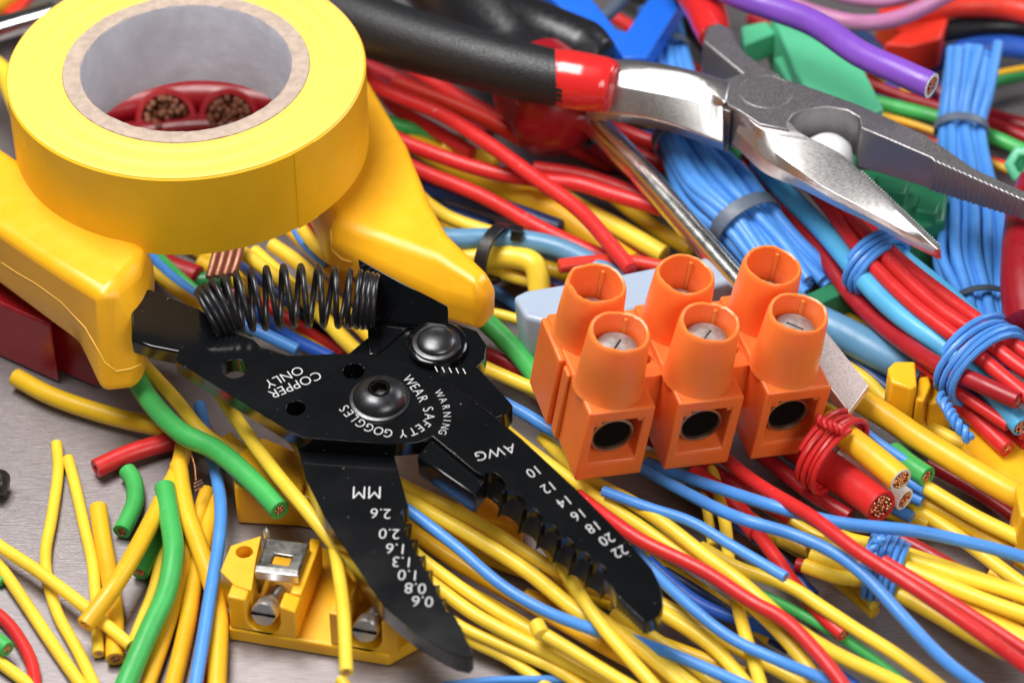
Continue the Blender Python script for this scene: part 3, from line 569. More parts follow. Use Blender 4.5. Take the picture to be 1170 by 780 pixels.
# wound edge: many fine rings
pr = []; n = 46
for i in range(n+1):
    rr = R0-.028 - (R0-.028-R1)*i/n; pr.append((rr, TW+.004+.006*random.random()+.01*math.sin(i*.35)))
v, f = lathe(o, up, pr, 128); mk('wound_edge', v, f, M['TAPES'], e, smooth=True)
rj = [random.uniform(-1, 1) for _ in range(400)]
def jc(i, kk, ax): return ax*(.012*rj[(kk*7+i*31) % 400])
v, f = lathe(o, up, [(R1-.005, TW-.01), (R1-.01, TW+.02), (R1-.12, TW+.035), (R2+.04, TW+.03), (R2+.01, TW+.01)], 128, jc); mk('cardboard_core', v, f, M['CARD'], e, smooth=True)
v, f = lathe(o, up, [(R2+.012, TW+.012), (R2, TW-.05), (R2, TW*.66), (R2-.005, TW*.33), (R2, 0), (R1, 0)], 128, lambda i, kk, ax: V((rj[(kk*3+i) % 400]*.006, rj[(kk*5+i*2) % 400]*.006, 0))); mk('core_lining', v, f, M['PAPER'], e, smooth=True)
# tape end seam on the outer side
th0 = math.radians(-50); vv = []; 
for i in range(13):
    th = th0 + i*.012
    for h in (.01, TW-.01): vv.append(o + V((math.cos(th), math.sin(th), 0))*(R0+.012-.0009*i) + up*h)
ff = [(2*i, 2*i+1, 2*i+3, 2*i+2) for i in range(12)] + [(0, 1, 27, 26)]
vv += [o + V((math.cos(th0), math.sin(th0), 0))*(R0-.002) + up*h for h in (.01, TW-.01)]
mk('tape_tail', vv, ff, M['TAPE'], e)
# red cable ends visible through the hole, its shade put into their colours
for x, lab in ((190, 'left'), (262, 'right')):
    e2 = empty('cable_lug', P(x, 130, 0), '%s of two fat copper ended red cables seen through the tape roll' % lab, 'cable', 'cables under the tape')
    cc = P(x, 134, 1.3); d = V((.1, -.55, .55)).normalized()
    v, f = lathe(cc-d*1.8, d, [(0, 0), (.62, 0), (.64, 1.5), (.6, 1.62), (.5, 1.62), (.5, 1.2)], 28); mk('red_sleeve', v, f, M['RD'], e2, smooth=True)
    strands(cc, d, .47, e2, 37, name='copper_end', m_='CUD')
wire('PRD', 44, [(100, 128), (220, 112), (340, 122)], 1.0, 'added dark red cable behind the copper ends, darkening the tape hole', name='cable', cat='cable')  # both cables added and coloured dark so the hole's floor looks shaded
wire('PRD', 40, [(100, 162), (220, 152), (340, 158)], .9, 'second added dark red cable, darkening the tape hole from deep below', name='cable', cat='cable')
# bare copper strands under the tape
e = empty('copper_strands', P(258, 305, 0), 'row of bare copper strands below the tape roll', 'copper strands')
for i in range(4):
    x = 241+i*9; v, f = tube(catmull([P(x+9, 268, 1.7), P(x+5, 292, 1.6), P(x-2, 317-i, 1.45)], 5), .078, 12); mk('strand', v, f, M['CUD'], e, smooth=True)
wire('RD', 30, [(160, 280), (190, 305), (225, 318)], .9, 'dark red cable between the left handle and the copper strands')
wire('GD', 22, [(190, 310), (225, 322), (262, 318)], .8, 'dark green cable below the copper strands')
# bits of copper strand hanging by the blue wire
e = empty('copper_strands', P(222, 540, 0), 'frayed bare copper strands beside the blue wire and yellow block', 'copper strands')
for i, pts in enumerate([[(214, 508), (222, 530), (224, 548)], [(222, 552), (230, 548)], [(222, 556), (231, 551)], [(223, 560), (232, 555)], [(210, 480), (210, 495), (218, 512)]]):
    v, f = tube(catmull([P(x, y, .9-.05*i) for x, y in pts], 6), .018, 7); mk('strand', v, f, M['CU'], e, smooth=True)
# ------------------------------------------------------------------ wire stripper
TL = math.radians(5); PL = Plane(P(430, 450, 2.7), (0, -math.sin(TL), math.cos(TL)))
NR = PL.n; ST = empty('wire_stripper', P(430, 450, 0), 'black wire stripper with yellow handles, spring and notched open jaws', 'wire stripper')
TH = .32
def plate(name, pts, h, th, m, parent, holes=(), bevel=.035, skew=None):
    top = [PL.at(x, y, h) for x, y in pts]; hs = []
    bot = [p-NR*th for p in top]
    for (hx, hy, hr) in holes:
        cc = PL.at(hx, hy, h); r_ = hr/pxcm(cc); a = V((1, 0, 0)); b = NR.cross(a).normalized()
        ring = ringpts(cc, a, b, r_, 28); ring.reverse(); hs.append((ring, [p-NR*th for p in ring]))
    v, f = prism(top, bot, hs); return mk(name, v, f, m, parent, bevel=bevel, seg=2, angle=50)
def scallop(c, bul, n=7, sign=1):
    """c: cusps in px; returns list bulging perpendicular"""
    out = []
    for i in range(len(c)-1):
        a, b = V(c[i]), V(c[i+1]); d = b-a; nn = V((d.y, -d.x))*sign
        out.append(tuple(a))
        for k in range(1, n):
            t = k/n; s = math.sin(math.pi*t)**.55
            out.append(tuple(a + d*(.5-.5*math.cos(math.pi*t))*1.0 + nn.normalized()*bul[i]*s))
    out.append(tuple(c[-1])); return out
def serr(a, b, n, amp):
    out = []; a = V(a); b = V(b); d = b-a; nn = V((d.y, -d.x)).normalized()
    for i in range(n):
        out.append(tuple(a+d*i/n)); out.append(tuple(a+d*(i+.5)/n + nn*amp))
    return out
cusp = [(552, 543), (574, 563), (597, 583), (618, 600), (637, 616), (655, 631), (674, 645), (692, 658)]
awg = scallop(cusp, [12, 11, 10, 9, 8.5, 8, 7.5], sign=1)
upper = [(201, 408), (205, 398), (258, 377), (290, 388), (298, 396), (329, 406), (380, 404), (416, 404), (447, 409), (478, 422), (503, 433), (530, 447), (568, 478), (595, 500), (619, 522), (660, 560), (694, 594), (724, 625), (745, 649), (756, 672), (758, 690), (752, 704), (740, 711)]
upper += serr((737, 710), (704, 678), 9, 2.2) + [(698, 668), (690, 660)] + awg[::-1][1:] + [(545, 540), (494, 498), (478, 505), (455, 507), (440, 507), (345, 500), (330, 492), (201, 412)]
up_o = plate('front_half', upper, 0, TH, M['BLK'], ST, holes=[(268, 421, 14.5), (338, 466, 11), (404, 424, 12)], bevel=.025)
# lower half: MM jaw
mmc = [(467, 578), (471, 597), (478, 615), (487, 633), (495, 650), (503, 667), (510, 683), (516, 697)]
mm = scallop(mmc, [10, 11, 10, 9, 8, 7, 6], sign=-1)
lower = [(419, 353), (424, 352), (470, 362), (508, 372), (525, 371), (545, 378), (556, 394), (554, 410), (545, 419), (566, 440), (586, 463), (581, 471), (566, 477), (553, 474), (520, 450), (480, 450), (452, 490), (450, 519), (458, 548)] + mm + serr((517, 699), (526, 716), 4, 1.2) + [(533, 730), (541, 747), (536, 752), (522, 749), (509, 743), (477, 724), (455, 706), (437, 690), (410, 650), (371, 590), (350, 548), (343, 520), (334, 496), (322, 482), (316, 455), (345, 435), (385, 415), (421, 385)]
lo_o = plate('back_half', lower, -TH-.02, TH+.1, M['BLK'], ST, bevel=.025)
sc_t = [PL.at(x, y, -.04) for x, y in awg] + [PL.at(x, y, -.04) for x, y in ((700, 650), (660, 605), (610, 555), (570, 525), (548, 535))]
sc_b = [PL.at(x-7, y+3, -.04)-NR*.62 for x, y in awg] + [PL.at(x, y, -.04)-NR*.5 for x, y in ((700, 650), (660, 605), (610, 555), (570, 525), (548, 535))]
v, f = prism(sc_t, sc_b); mk('notched_edge', v, f, M['BLR'], up_o, bevel=.012, seg=2, angle=50)
# fold line between plate and MM jaw, raised shear block
plate('shear_blade', [(494, 497), (557, 545), (543, 567), (476, 521)], -.1, .5, M['BLK'], ST, bevel=.04)
# arms
def hull8(name, top, bot, m, parent, bevel=.04, smooth=False):
    v, f = prism([V(p) for p in top], [V(p) for p in bot]); return mk(name, v, f, m, parent, bevel=bevel, seg=3, angle=25)
a_top = [PL.at(x, y, hh) for x, y, hh in ((150, 328, -.05), (172, 330, -.05), (198, 341, -.05), (227, 352, -.05), (256, 374, -.05), (212, 404, -.05), (172, 396, -.05), (150, 388, -.05))]
hull8('left_arm', a_top, [p-NR*.36 for p in a_top], M['BLK'], ST)
b_top = [PL.at(x, y, hh) for x, y, hh in ((409, 295, .35), (458, 322, .33), (512, 350, .3), (512, 376, -.25), (470, 372, -.25), (419, 366, -.25))]
hull8('right_arm', b_top, [p-NR*.3+V((0, .12, 0)) for p in b_top], M['BLK'], ST, bevel=.03)
b_top = [PL.at(x, y, -.3) for x, y in ((419, 340), (455, 345), (470, 372), (430, 405), (421, 405))]
hull8('spring_seat', b_top, [p-NR*.3 for p in b_top], M['BLK'], ST, bevel=.03)
# bolt with hex socket
def dome(px, py, h, rp, hh, m, name, sock=None, washer=1.12):
    cc = PL.at(px, py, h); r_ = rp/pxcm(cc); pr = []
    if washer: pr += [(r_*washer, -.1), (r_*washer, .03), (r_*1.0, .05)]
    ns = 10
    for i in range(ns+1):
        q = i/ns*math.pi/2; rr = r_*math.cos(q)
        if sock and rr < sock*r_: break
        pr.append((rr, .05+hh*math.sin(q)))
    if sock: pr += [(sock*r_, .05+hh*.93), (sock*r_*.98, .05+hh*.3), (0, .05+hh*.25)]
    v, f = lathe(cc, NR, pr, 6 if False else 48)
    o = mk(name, v, f, m, ST, smooth=True)
    if sock:
        v, f = lathe(cc+NR*(hh*.95+.035), NR, [(sock*r_*1.02, -.01), (sock*r_*.95, .012), (sock*r_*.78, .0), (sock*r_*.75, -.2), (0, -.2)], 6)
        mk('hex_socket', v, f, M['HOLE'], o)
    return o
dome(434, 456, 0, 31, .26, M['BOLT'], 'pivot_bolt', .42)
dome(499, 392, -.15, 23, .14, M['BOLT'], 'rivet', None, 1.2)
v, f = lathe(PL.at(499, 396, -.32), NR, [(.55, -.1), (.55, .1), (.5, .14), (0, .14)], 40); mk('rivet_boss', v, f, M['BLK'], ST, smooth=True)
# printing
def glyph(txt, size):
    cu = bpy.data.curves.new('t', 'FONT'); cu.body = txt; cu.size = size; cu.resolution_u = 4; cu.offset = -.0032*size/.3
    ob = bpy.data.objects.new('t', cu); sc.collection.objects.link(ob)
    bpy.context.view_layer.update(); me = bpy.data.meshes.new_from_object(ob.evaluated_get(bpy.context.evaluated_depsgraph_get()))
    vs = [v.co.copy() for v in me.vertices]; fs = [tuple(p.vertices) for p in me.polygons]
    bpy.data.objects.remove(ob); bpy.data.meshes.remove(me); bpy.data.curves.remove(cu); return vs, fs
def put(mb, txt, size, org, ex, n, center=False, lift=.012, sx=1):
    vs, fs = glyph(txt, size); 
    if not vs: return
    if center:
        xs = [v.x for v in vs]; cx = (min(xs)+max(xs))/2; cy = size*.35
    else: cx = cy = 0
    ey = n.cross(ex).normalized(); mb.add([org + ex*(v.x-cx)*sx + ey*(v.y-cy) + n*lift for v in vs], fs)
def put_px(mb, txt, size, px, py, dx, dy, h, lift=.014, sx=1):
    a = PL.at(px, py, h); b = PL.at(px+dx*20, py+dy*20, h); put(mb, txt, size, a, (b-a).normalized(), NR, lift=lift, sx=sx)
mb = MB(); hL = -TH-.02
put_px(mb, 'MM', .40, 437, 556, -1, .0, hL, sx=.85)
for s, x, y in (('2.6', 448, 582), ('2.0', 458, 605), ('1.6', 466, 622), ('1.3', 473, 637), ('1.0', 480, 652), ('0.8', 488, 667), ('0.6', 496, 682)):
    put_px(mb, s, .315, x, y, -1, -.04, hL, sx=.98)
mb.build('metric_print', M['WHT'], lo_o)
mb = MB()
put_px(mb, 'AWG', .30, 587, 507, -.95, .22, 0)
for s, x, y in (('10', 614, 531), ('12', 631, 549), ('14', 649, 565), ('16', 665, 580), ('18', 682, 594), ('20', 697, 608), ('22', 712, 622)):
    put_px(mb, s, .30, x, y, -.86, .42, 0, sx=.9)
put_px(mb, 'COPPER', .29, 364, 424, -.93, .38, 0, sx=.95); put_px(mb, 'ONLY', .29, 343, 418, -.92, .40, 0, sx=.95)
def arc_text(mb, txt, pts, size):
    path = catmull([PL.at(x, y, 0) for x, y in pts], 8); L_ = [0]
    for i in range(1, len(path)): L_.append(L_[-1]+(path[i]-path[i-1]).length)
    wsum = lambda n_: sum(.72 if ' ' in txt[q:q+2] else (.8 if txt[q] in 'EFLIN' else 1) for q in range(n_))
    for i, ch in enumerate(txt):
        if ch == ' ': continue
        s = L_[-1]*wsum(i)/wsum(len(txt)-1); j = max(k for k in range(len(L_)) if L_[k] <= s+1e-9); j = min(j, len(path)-2)
        t = (s-L_[j])/(L_[j+1]-L_[j]); p = path[j].lerp(path[j+1], t); d = (path[min(j+2, len(path)-1)]-path[max(j-1, 0)]).normalized()
        put(mb, ch, size, p, d, NR, center=True, lift=.014, sx=.85)
# tops point away from the bolt, so the letters run clockwise round it
arc_text(mb, 'WEAR SAFETY GOGGLES', [(468, 435), (478, 447), (485, 459), (490, 470), (490, 481), (479, 490), (466, 495), (448, 496), (430, 492), (415, 486), (402, 476), (393, 467)], .265)
arc_text(mb, 'WARNING', [(502, 450), (507, 458), (510, 466), (511, 474), (511, 480), (509, 487), (506, 494)], .2)
for i in range(5):
    a = PL.at(497+i*8, 419+i*.6, 0); b = PL.at(500+i*8, 425+i*.6, 0); s = (b-a).normalized().cross(NR)*.009
    mb.add([a+s+NR*.012, a-s+NR*.012, b-s+NR*.012, b+s+NR*.012], [(0, 1, 2, 3)])
a, b = PL.at(494, 496, 0), PL.at(557, 544, 0); s = (b-a).normalized().cross(NR)*.012
mb.build('gauge_print', M['WHT'], up_o)
# spring
cpath = catmull([P(236, 360, 2.95), P(262, 348, 3.05), P(300, 341, 3.1), P(345, 338, 3.1), P(390, 340, 3.05), P(430, 345, 3.0)], 70)
turns = 16.5; n = len(cpath); fr = frames(cpath); pts = []; phase = 0
for i in range(n):
    q = i/(n-1); dens = 1.0 + .7*math.exp(-((q-.0)/.2)**2) + 1.8*math.exp(-((q-.97)/.09)**2); phase += dens
tot = phase; phase = 0
for i in range(n):
    q = i/(n-1); dens = 1.0 + .7*math.exp(-((q-.0)/.2)**2) + 1.8*math.exp(-((q-.97)/.09)**2); phase += dens
    th = phase/tot*turns*2*math.pi; rr = .46 + .085*math.sin(q*math.pi)**.7
    pts.append((cpath[i], fr[i], th, rr))
# resample helically
hp = []
for i in range(n-1):
    for s in range(2):
        u = s/2; c0, f0, t0, r0 = pts[i]; c1_, f1, t1, r1 = pts[i+1]; th = t0+(t1-t0)*u; rr = r0+(r1-r0)*u
        hp.append(c0.lerp(c1_, u) + (f0[1]*math.cos(th)+f0[2]*math.sin(th))*rr)
v, f = tube(hp, .055, 9); mk('spring', v, f, M['KPL'], ST, smooth=True)
# left handle
def handle(name, top, mid, zb, m, parent, bevel=.16):
    T_ = [P(*p) for p in top]; M_ = [P(*p) for p in mid]; B_ = [V((p.x, p.y, zb))+((sum(M_, V((0, 0, 0)))/len(M_)-p)*V((1, 1, 0)).length*.0) for p in M_]
    n = len(T_); v = T_+M_+B_; f = [tuple(range(n)), tuple(range(2*n, 3*n))]
    for j in range(2):
        for k in range(n): f.append((j*n+k, j*n+(k+1) % n, (j+1)*n+(k+1) % n, (j+1)*n+k))
    return mk(name, v, f, m, parent, bevel=bevel, seg=5, angle=18)
tp = [(-70, 112, 3.5), (0, 167, 3.5), (90, 228, 3.5), (166, 284, 3.5), (158, 304, 3.4), (140, 324, 3.35), (118, 338, 3.35), (60, 304, 3.35), (0, 264, 3.4), (-70, 222, 3.4)]
md = [(-70, 122, 3.1), (0, 178, 3.1), (90, 238, 3.1), (179, 297, 3.0), (171, 350, 2.6), (170, 395, 2.2), (118, 402, 2.2), (84, 362, 2.4), (0, 308, 2.4), (-70, 262, 2.4)]
bt = [(-70, 150, 1.6), (0, 205, 1.6), (90, 262, 1.6), (177, 372, 1.6), (171, 405, 1.5), (160, 447, 1.3), (114, 453, 1.3), (94, 398, 1.6), (0, 328, 1.9), (-70, 280, 1.9)]
def loft3(name, rings, m, parent, bevel, ang=14, sub=0):
    R_ = [[P(*p) for p in r] for r in rings]; n = len(R_[0]); v = [p for r in R_ for p in r]; f = [tuple(range(n)), tuple(range((len(R_)-1)*n, len(R_)*n))]
    for j in range(len(R_)-1):
        for k in range(n): f.append((j*n+k, j*n+(k+1) % n, (j+1)*n+(k+1) % n, (j+1)*n+k))
    return mk(name, v, f, m, parent, bevel=bevel, seg=5, angle=ang)
lh = loft3('handle', [tp, md, bt], M['PLY'], ST, .2)
def seam(pts, parent):
    v, f = tube(catmull([P(*p) for p in pts], 8), .013, 6); mk('mould_seam', v, f, M['TAPES'], parent, smooth=True)
# right handle
tp = [(330, 40, 3.0), (400, 60, 3.0), (424, 96, 3.0), (464, 164, 3.0), (491, 232, 3.0), (510, 266, 3.0), (555, 308, 2.95), (544, 325, 2.95), (496, 292, 2.95), (408, 260, 2.95), (386, 250, 2.95), (345, 180, 3.0)]
md = [(330, 55, 2.7), (402, 70, 2.7), (424, 104, 2.7), (466, 174, 2.7), (494, 242, 2.7), (514, 276, 2.7), (569, 332, 2.6), (552, 352, 2.5), (508, 340, 2.5), (411, 294, 2.5), (376, 276, 2.6), (340, 190, 2.7)]
bt = [(330, 90, 1.8), (404, 105, 1.8), (424, 130, 1.8), (464, 200, 1.8), (492, 270, 1.8), (512, 300, 1.8), (567, 360, 1.9), (550, 380, 1.9), (512, 370, 1.9), (410, 322, 1.9), (374, 304, 1.8), (340, 225, 1.8)]
rh = loft3('handle', [tp, md, bt], M['PLY'], ST, .15)
from mathutils.bvhtree import BVHTree
def seam_on(ob, px):
    bpy.context.view_layer.update(); dg = bpy.context.evaluated_depsgraph_get(); me = ob.evaluated_get(dg).to_mesh(); mw = ob.matrix_world
    bv = BVHTree.FromPolygons([mw @ v.co for v in me.vertices], [tuple(p.vertices) for p in me.polygons]); pts = []
    for k in range(len(px)-1):
        for q in range(5):
            x = px[k][0]+(px[k+1][0]-px[k][0])*q/5; y = px[k][1]+(px[k+1][1]-px[k][1])*q/5; h = bv.ray_cast(CAM*S, ray(x, y))
            if h[0]: pts.append(h[0]/S + h[1]*.002)
    if len(pts) > 3:
        v, f = tube(pts, .012, 6); mk('mould_seam', v, f, M['TAPES'], ob, smooth=True)
PARW = ORG[ST.name]
def seam_child(ob, px):
    # children of a part: their positions are relative to the part, whose own origin is relative to the tool
    seam_on(ob, px)
seam_child(lh, [(2, 300), (20, 312), (41, 324), (70, 345), (97, 374), (110, 396), (120, 414), (133, 424), (150, 421), (167, 413)])
seam_child(rh, [(378, 262), (379, 285), (390, 296), (404, 300)])
# ------------------------------------------------------------------ orange terminal strip
r1 = V((.94, -.31, .095)).normalized(); r2 = V((.10, .684, .72)); r2.normalize(); r1 = (r1 - r2*r1.dot(r2)).normalized()
def cam2w(x, y, d): return RIGHT*x + UP*y + FWD*d
r3 = r1.cross(r2)   # toward the viewer component
U = cam2w(r1.x, r2.x, -r3.x).normalized(); Wv = cam2w(r1.z, r2.z, -r3.z).normalized(); Vv = cam2w(r1.y, r2.y, -r3.y).normalized()
if U.cross(Vv).dot(Wv) < 0: print('frame flipped')
OT = P(657, 550, 1.5)
def L3(u, v_, w_): return OT + U*u + Vv*v_ + Wv*w_
TB = empty('terminal_strip', V((L3(2.3, 1.2, 0).x, L3(2.3, 1.2, 0).y, 0)), 'orange translucent three cell screw terminal strip lying on the wires', 'terminal strip')
PT = 1.655; MW = 1.23; MD = 2.55; MH = 1.68
def tbox(mb, u0, u1, v0, v1, w0, w1): mb.add(*box3(L3(u0, v0, w0), U*(u1-u0), Vv*(v1-v0), Wv*(w1-w0)))
for m in range(3):
    u0 = m*PT
    # housing: box with a window tunnel at the front (ring of faces built by hand)
    wu0, wu1, ww0, ww1, dp = u0+.16, u0+1.05, .40, 1.42, .5
    out0 = [L3(u0, 0, 0), L3(u0+MW, 0, 0), L3(u0+MW, 0, MH), L3(u0, 0, MH)]
    in0 = [L3(wu0, 0, ww0), L3(wu1, 0, ww0), L3(wu1, 0, ww1), L3(wu0, 0, ww1)]
    in1 = [L3(wu0+.03, dp, ww0+.12), L3(wu1-.03, dp, ww0+.12), L3(wu1-.03, dp, ww1-.02), L3(wu0+.03, dp, ww1-.02)]
    out1 = [L3(u0, MD, .0), L3(u0+MW, MD, .0), L3(u0+MW, MD, MH), L3(u0, MD, MH)]
    v = out0+in0+in1+out1; f = []
    for k in range(4):
        j = (k+1) % 4; f += [(k, j, 4+j, 4+k), (4+k, 4+j, 8+j, 8+k), (k, j, 12+j, 12+k)]
    f += [(8, 9, 10, 11), (12, 13, 14, 15)]
    ho = mk('cell_housing', v, f, M['OR'], TB, bevel=.045, seg=3, angle=30)
    mb = MB()
    # fillets and step ribs on the left flank
    if m == 0:
        tbox(mb, -.07, .02, 1.02, 1.30, .02, MH-.06); tbox(mb, -.12, .02, 1.38, 2.5, .03, MH-.03)
        mb.build('flank_rib', M['OR'], TB, bevel=.05)
    # small broken corner teeth inside the window
    mb = MB(); tbox(mb, wu0-.01, wu0+.14, .03, .2, ww1-.13, ww1+.01); tbox(mb, wu1-.1, wu1+.01, .03, .2, ww1-.08, ww1+.01); mb.build('window_lip', M['OR'], ho, bevel=.02)
    sc0 = L3(u0+.59, .17, .92); r_ = .40
    v, f = lathe(sc0, -Vv, [(r_, -.25), (r_, .02), (r_-.045, .03), (r_-.06, 0), (r_-.07, -.42)], 36); so = mk('metal_sleeve', v, f, M['BRS'], TB, smooth=True)
    v, f = lathe(sc0, -Vv, [(r_-.055, -.05), (0, -.05)], 36); mk('bore', v, f, M['HOLE'], so)  # black disc stands in for the shade inside the sleeve
    for b_, vc in ((0, .66), (1, 1.96)):
        base = L3(u0+.56, vc, MH); ht = 1.28 if b_ == 0 else 1.22; rj2 = [random.uniform(-1, 1) for _ in range(48)]
        seed = random.uniform(0, 6)
        def jj(i, kk, ax, s=seed, q=rj2, first=(m == 0 and b_ == 1)):
            if i in (5, 6, 7):
                th = kk/48*2*math.pi; d = .012*q[kk]+.018*math.sin(3*th+s)
                if first and .35 < abs(th-2.3) < .75: d += .03
                if first and abs(th-2.3) < .3: d -= .13*(1-abs(th-2.3)/.3)
                return ax*d
            return V((0, 0, 0))
        prof = [(.635, -.03), (.61, .03), (.595, .12), (.58, .5), (.54, ht-.1), (.52, ht-.02), (.50, ht), (.465, ht-.02), (.44, ht-.35), (.42, ht-1.1), (0, ht-1.1)]
        v, f = lathe(base, Wv, prof, 48, jj); to = mk('screw_tower', v, f, M['ORT'], TB, smooth=True)
        # inner rib
        a = (Vv*.8+U*.55).normalized(); s = Wv.cross(a)
        c0 = base + a*.41; mb = MB(); mb.add(*box3(c0 - s*.035 + Wv*(ht-.75), s*.07, a*.05, Wv*.66)); mb.build('inner_rib', M['ORT'], to, bevel=.015)
        if True:
            sc1 = base + Wv*(ht-(.38 if b_ == 0 else .7)); v, f = lathe(sc1, Wv, [(.37, -.2), (.37, 0), (.33, .03), (.12, .045), (0, .045)], 28); s_ = mk('screw', v, f, M['DULL'], to, smooth=True)
            an = random.uniform(0, 3.1); ua = U*math.cos(an)+Vv*math.sin(an); va = Vv*math.cos(an)-U*math.sin(an); mb = MB(); mb.add(*box3(sc1 + Wv*.03 - ua*.16 - va*.018, ua*.32, va*.036, Wv*.015)); mb.build('slot', M['HOLE'], s_)
for m in range(2):
    u0 = m*PT+MW; cc = L3(u0+(PT-MW)/2, 1.32, MH-.12)
    rect = [L3(u0-.03, .85, MH-.12), L3(u0+PT-MW+.03, .85, MH-.12), L3(u0+PT-MW+.03, 2.55, MH-.12), L3(u0-.03, 2.55, MH-.12)]
    ring = ringpts(cc, U, Vv, .15, 20)[::-1]
    v, f = prism(rect, [p-Wv*1.1 for p in rect], [(ring, [p-Wv*1.1 for p in ring])]); mk('web', v, f, M['OR'], TB, bevel=.03)
# grey blue terminal behind it
tp = [(586, 338), (600, 331), (690, 316), (770, 300), (822, 290), (845, 318), (700, 360), (640, 372), (600, 362)]
gb = empty('terminal_strip', P(700, 340, 0), 'plain grey blue plastic terminal housing behind the orange strip', 'terminal strip')
t_ = pxpoly(tp, 2.0); v, f = prism(t_, [V((p.x, p.y, .6))+V((.12, -.1, 0)) for p in t_]); mk('housing', v, f, M['GB'], gb, bevel=.09, seg=4)
# ------------------------------------------------------------------ needle nose pliers
NP = empty('needle_nose_pliers', P(860, 110, 0), 'steel needle nose pliers with black grips and red collars, jaws pointing right', 'pliers')
ZP = 3.55
def ptube(name, pts, m, sides=28, cap=True, flat=1, parent=NP):
    path = catmull([P(x, y, z) for x, y, z, w_ in pts], 8); rs = []
    W_ = [w_/2/pxcm(P(x, y, z)) for x, y, z, w_ in pts]
    for i in range(len(path)):
        q = i/(len(path)-1)*(len(W_)-1); j = min(int(q), len(W_)-2); rs.append(W_[j]+(W_[j+1]-W_[j])*(q-j))
    v, f = tube(path, rs, sides); return mk(name, v, f, m, parent, smooth=True)
ptube('grip', [(330, -2, 3.0, 76), (400, 22, 3.2, 75), (470, 46, 3.3, 71), (550, 69, 3.4, 68), (610, 84, 3.4, 66), (652, 93, 3.4, 63)], M['BLG'])
ptube('collar', [(622, 85, 3.4, 60), (645, 90, 3.4, 68), (668, 94, 3.4, 68), (690, 97, 3.4, 64), (700, 99, 3.4, 58)], M['REDG'])
# shank of the front handle (rounded section flattening into the joint)
def sections(name, secs, m, parent=NP, smooth=True, bevel=0, ang=30):
    """secs: list of rings of (px,py,z)"""
    R_ = [[P(*p) for p in s] for s in secs]; n = len(R_[0]); cols = [catmull([r[k] for r in R_], 4) for k in range(n)]
    R_ = [[cols[k][i] for k in range(n)] for i in range(len(cols[0]))]; v = [p for r in R_ for p in r]; f = [tuple(range(n)), tuple(range((len(R_)-1)*n, len(R_)*n))]
    for j in range(len(R_)-1):
        for k in range(n): f.append((j*n+k, j*n+(k+1) % n, (j+1)*n+(k+1) % n, (j+1)*n+k))
    return mk(name, v, f, m, parent, bevel=bevel, seg=2, angle=ang) if bevel else mk(name, v, f, m, parent, smooth=smooth)
sh = []
for x, yt, yr, ys, yb, z in ((672, 74, 90, 100, 128, 3.5), (700, 68, 84, 98, 129, 3.62), (740, 71, 82, 104, 134, 3.7), (785, 80, 88, 112, 147, 3.72), (812, 88, 104, 118, 157, 3.7), (829, 92, 119, 121, 163, 3.7)):
    sh.append([(x+6, yt, z), (x+3, (yt+yr)/2, z+.03), (x, yr, z), (x-2, ys, z-.16), (x-3, yb, z-.62), (x-2, yb+10, z-1.1), (x+2, yb, z-1.25), (x+6, yt+22, z-1.1), (x+7, yt+6, z-.5)])
sections('shank', sh, M['STL'], bevel=.03, ang=22)
# joint body + upper jaw as one piece with the round throat
th_c = (941, 151)
upper_j = [(826, 92), (846, 84), (862, 81), (890, 88), (921, 98), (952, 109), (982, 120), (1020, 137), (1057, 154), (1085, 173), (1112, 192), (1142, 206), (1176, 221), (1205, 236), (1204, 241), (1170, 229)]
upper_j += [(1170-3*i, 229-1.32*i+(-1.2 if i % 2 else .6)) for i in range(1, 35)][:34]
upper_j += [(1064, 180), (1020, 161), (984, 146), (982, 134), (968, 126), (945, 122), (922, 124), (906, 131), (900, 140), (901, 148), (868, 142), (844, 126), (832, 120), (826, 106)]
topz = lambda x: ZP+.12 - .1*max(0, (x-980)/200)
botd = lambda x: .95-.52*max(0, min(1, (x-980)/200))
t_ = [P(x, y, topz(x)) for x, y in upper_j]; b_ = [p-V((0, 0, botd(x))) for p, (x, y) in zip(t_, upper_j)]
v, f = prism(t_, b_); mk('fixed_jaw', v, f, M['STF'], NP, bevel=.02, seg=2, angle=40)
# front jaw: rounded outside, flat serrated inside
J = [((903, 140), (846, 126), (848, 132), (836, 163)), ((912, 150), (862, 142), (864, 153), (868, 194)), ((926, 158), (882, 152), (881, 170), (893, 207)), ((945, 167), (910, 163), (903, 187), (918, 217)), ((965, 179), (950, 177), (940, 213), (952, 235)), ((989, 201), (983, 202), (979, 234), (992, 254)), ((1030, 238), (1024, 240), (1019, 256), (1034, 277)), ((1060, 268), (1055, 270), (1046, 272), (1058, 289)), ((1075, 284), (1071, 285), (1066, 286), (1070, 294))]
secs = []
for i, (a, r_, b_, s) in enumerate(J):
    z = ZP+.10-.03*i; d = .9-.065*i
    secs.append([(a[0], a[1], z), (r_[0], r_[1], z), (b_[0], b_[1], z-d*.22), ((b_[0]*.45+s[0]*.55), (b_[1]*.45+s[1]*.55), z-d*.45), (s[0], s[1], z-d*.8), (s[0]+4, s[1]+1, z-d*1.05), (a[0]+1, a[1]+ (44-3.9*i), z-d)])
fj = sections('front_jaw', secs, M['STL'], bevel=.018, ang=24)
mb = MB()
for i in range(34):
    t = i/33; x = 985+(1072-985)*t; y = 198+(281-198)*t; c0 = P(x, y, ZP-.09-.14*t); d = (P(1072, 281, 3.3)-P(985, 198, 3.3)).normalized(); nn = V((-d.y, d.x, 0))
    mb.add(*lathe(c0-V((0, 0, .3)), V((0, 0, 1)), [(.035, 0), (.035, .34), (.0, .35)], 4))
mb.build('serration', M['STL'], fj)
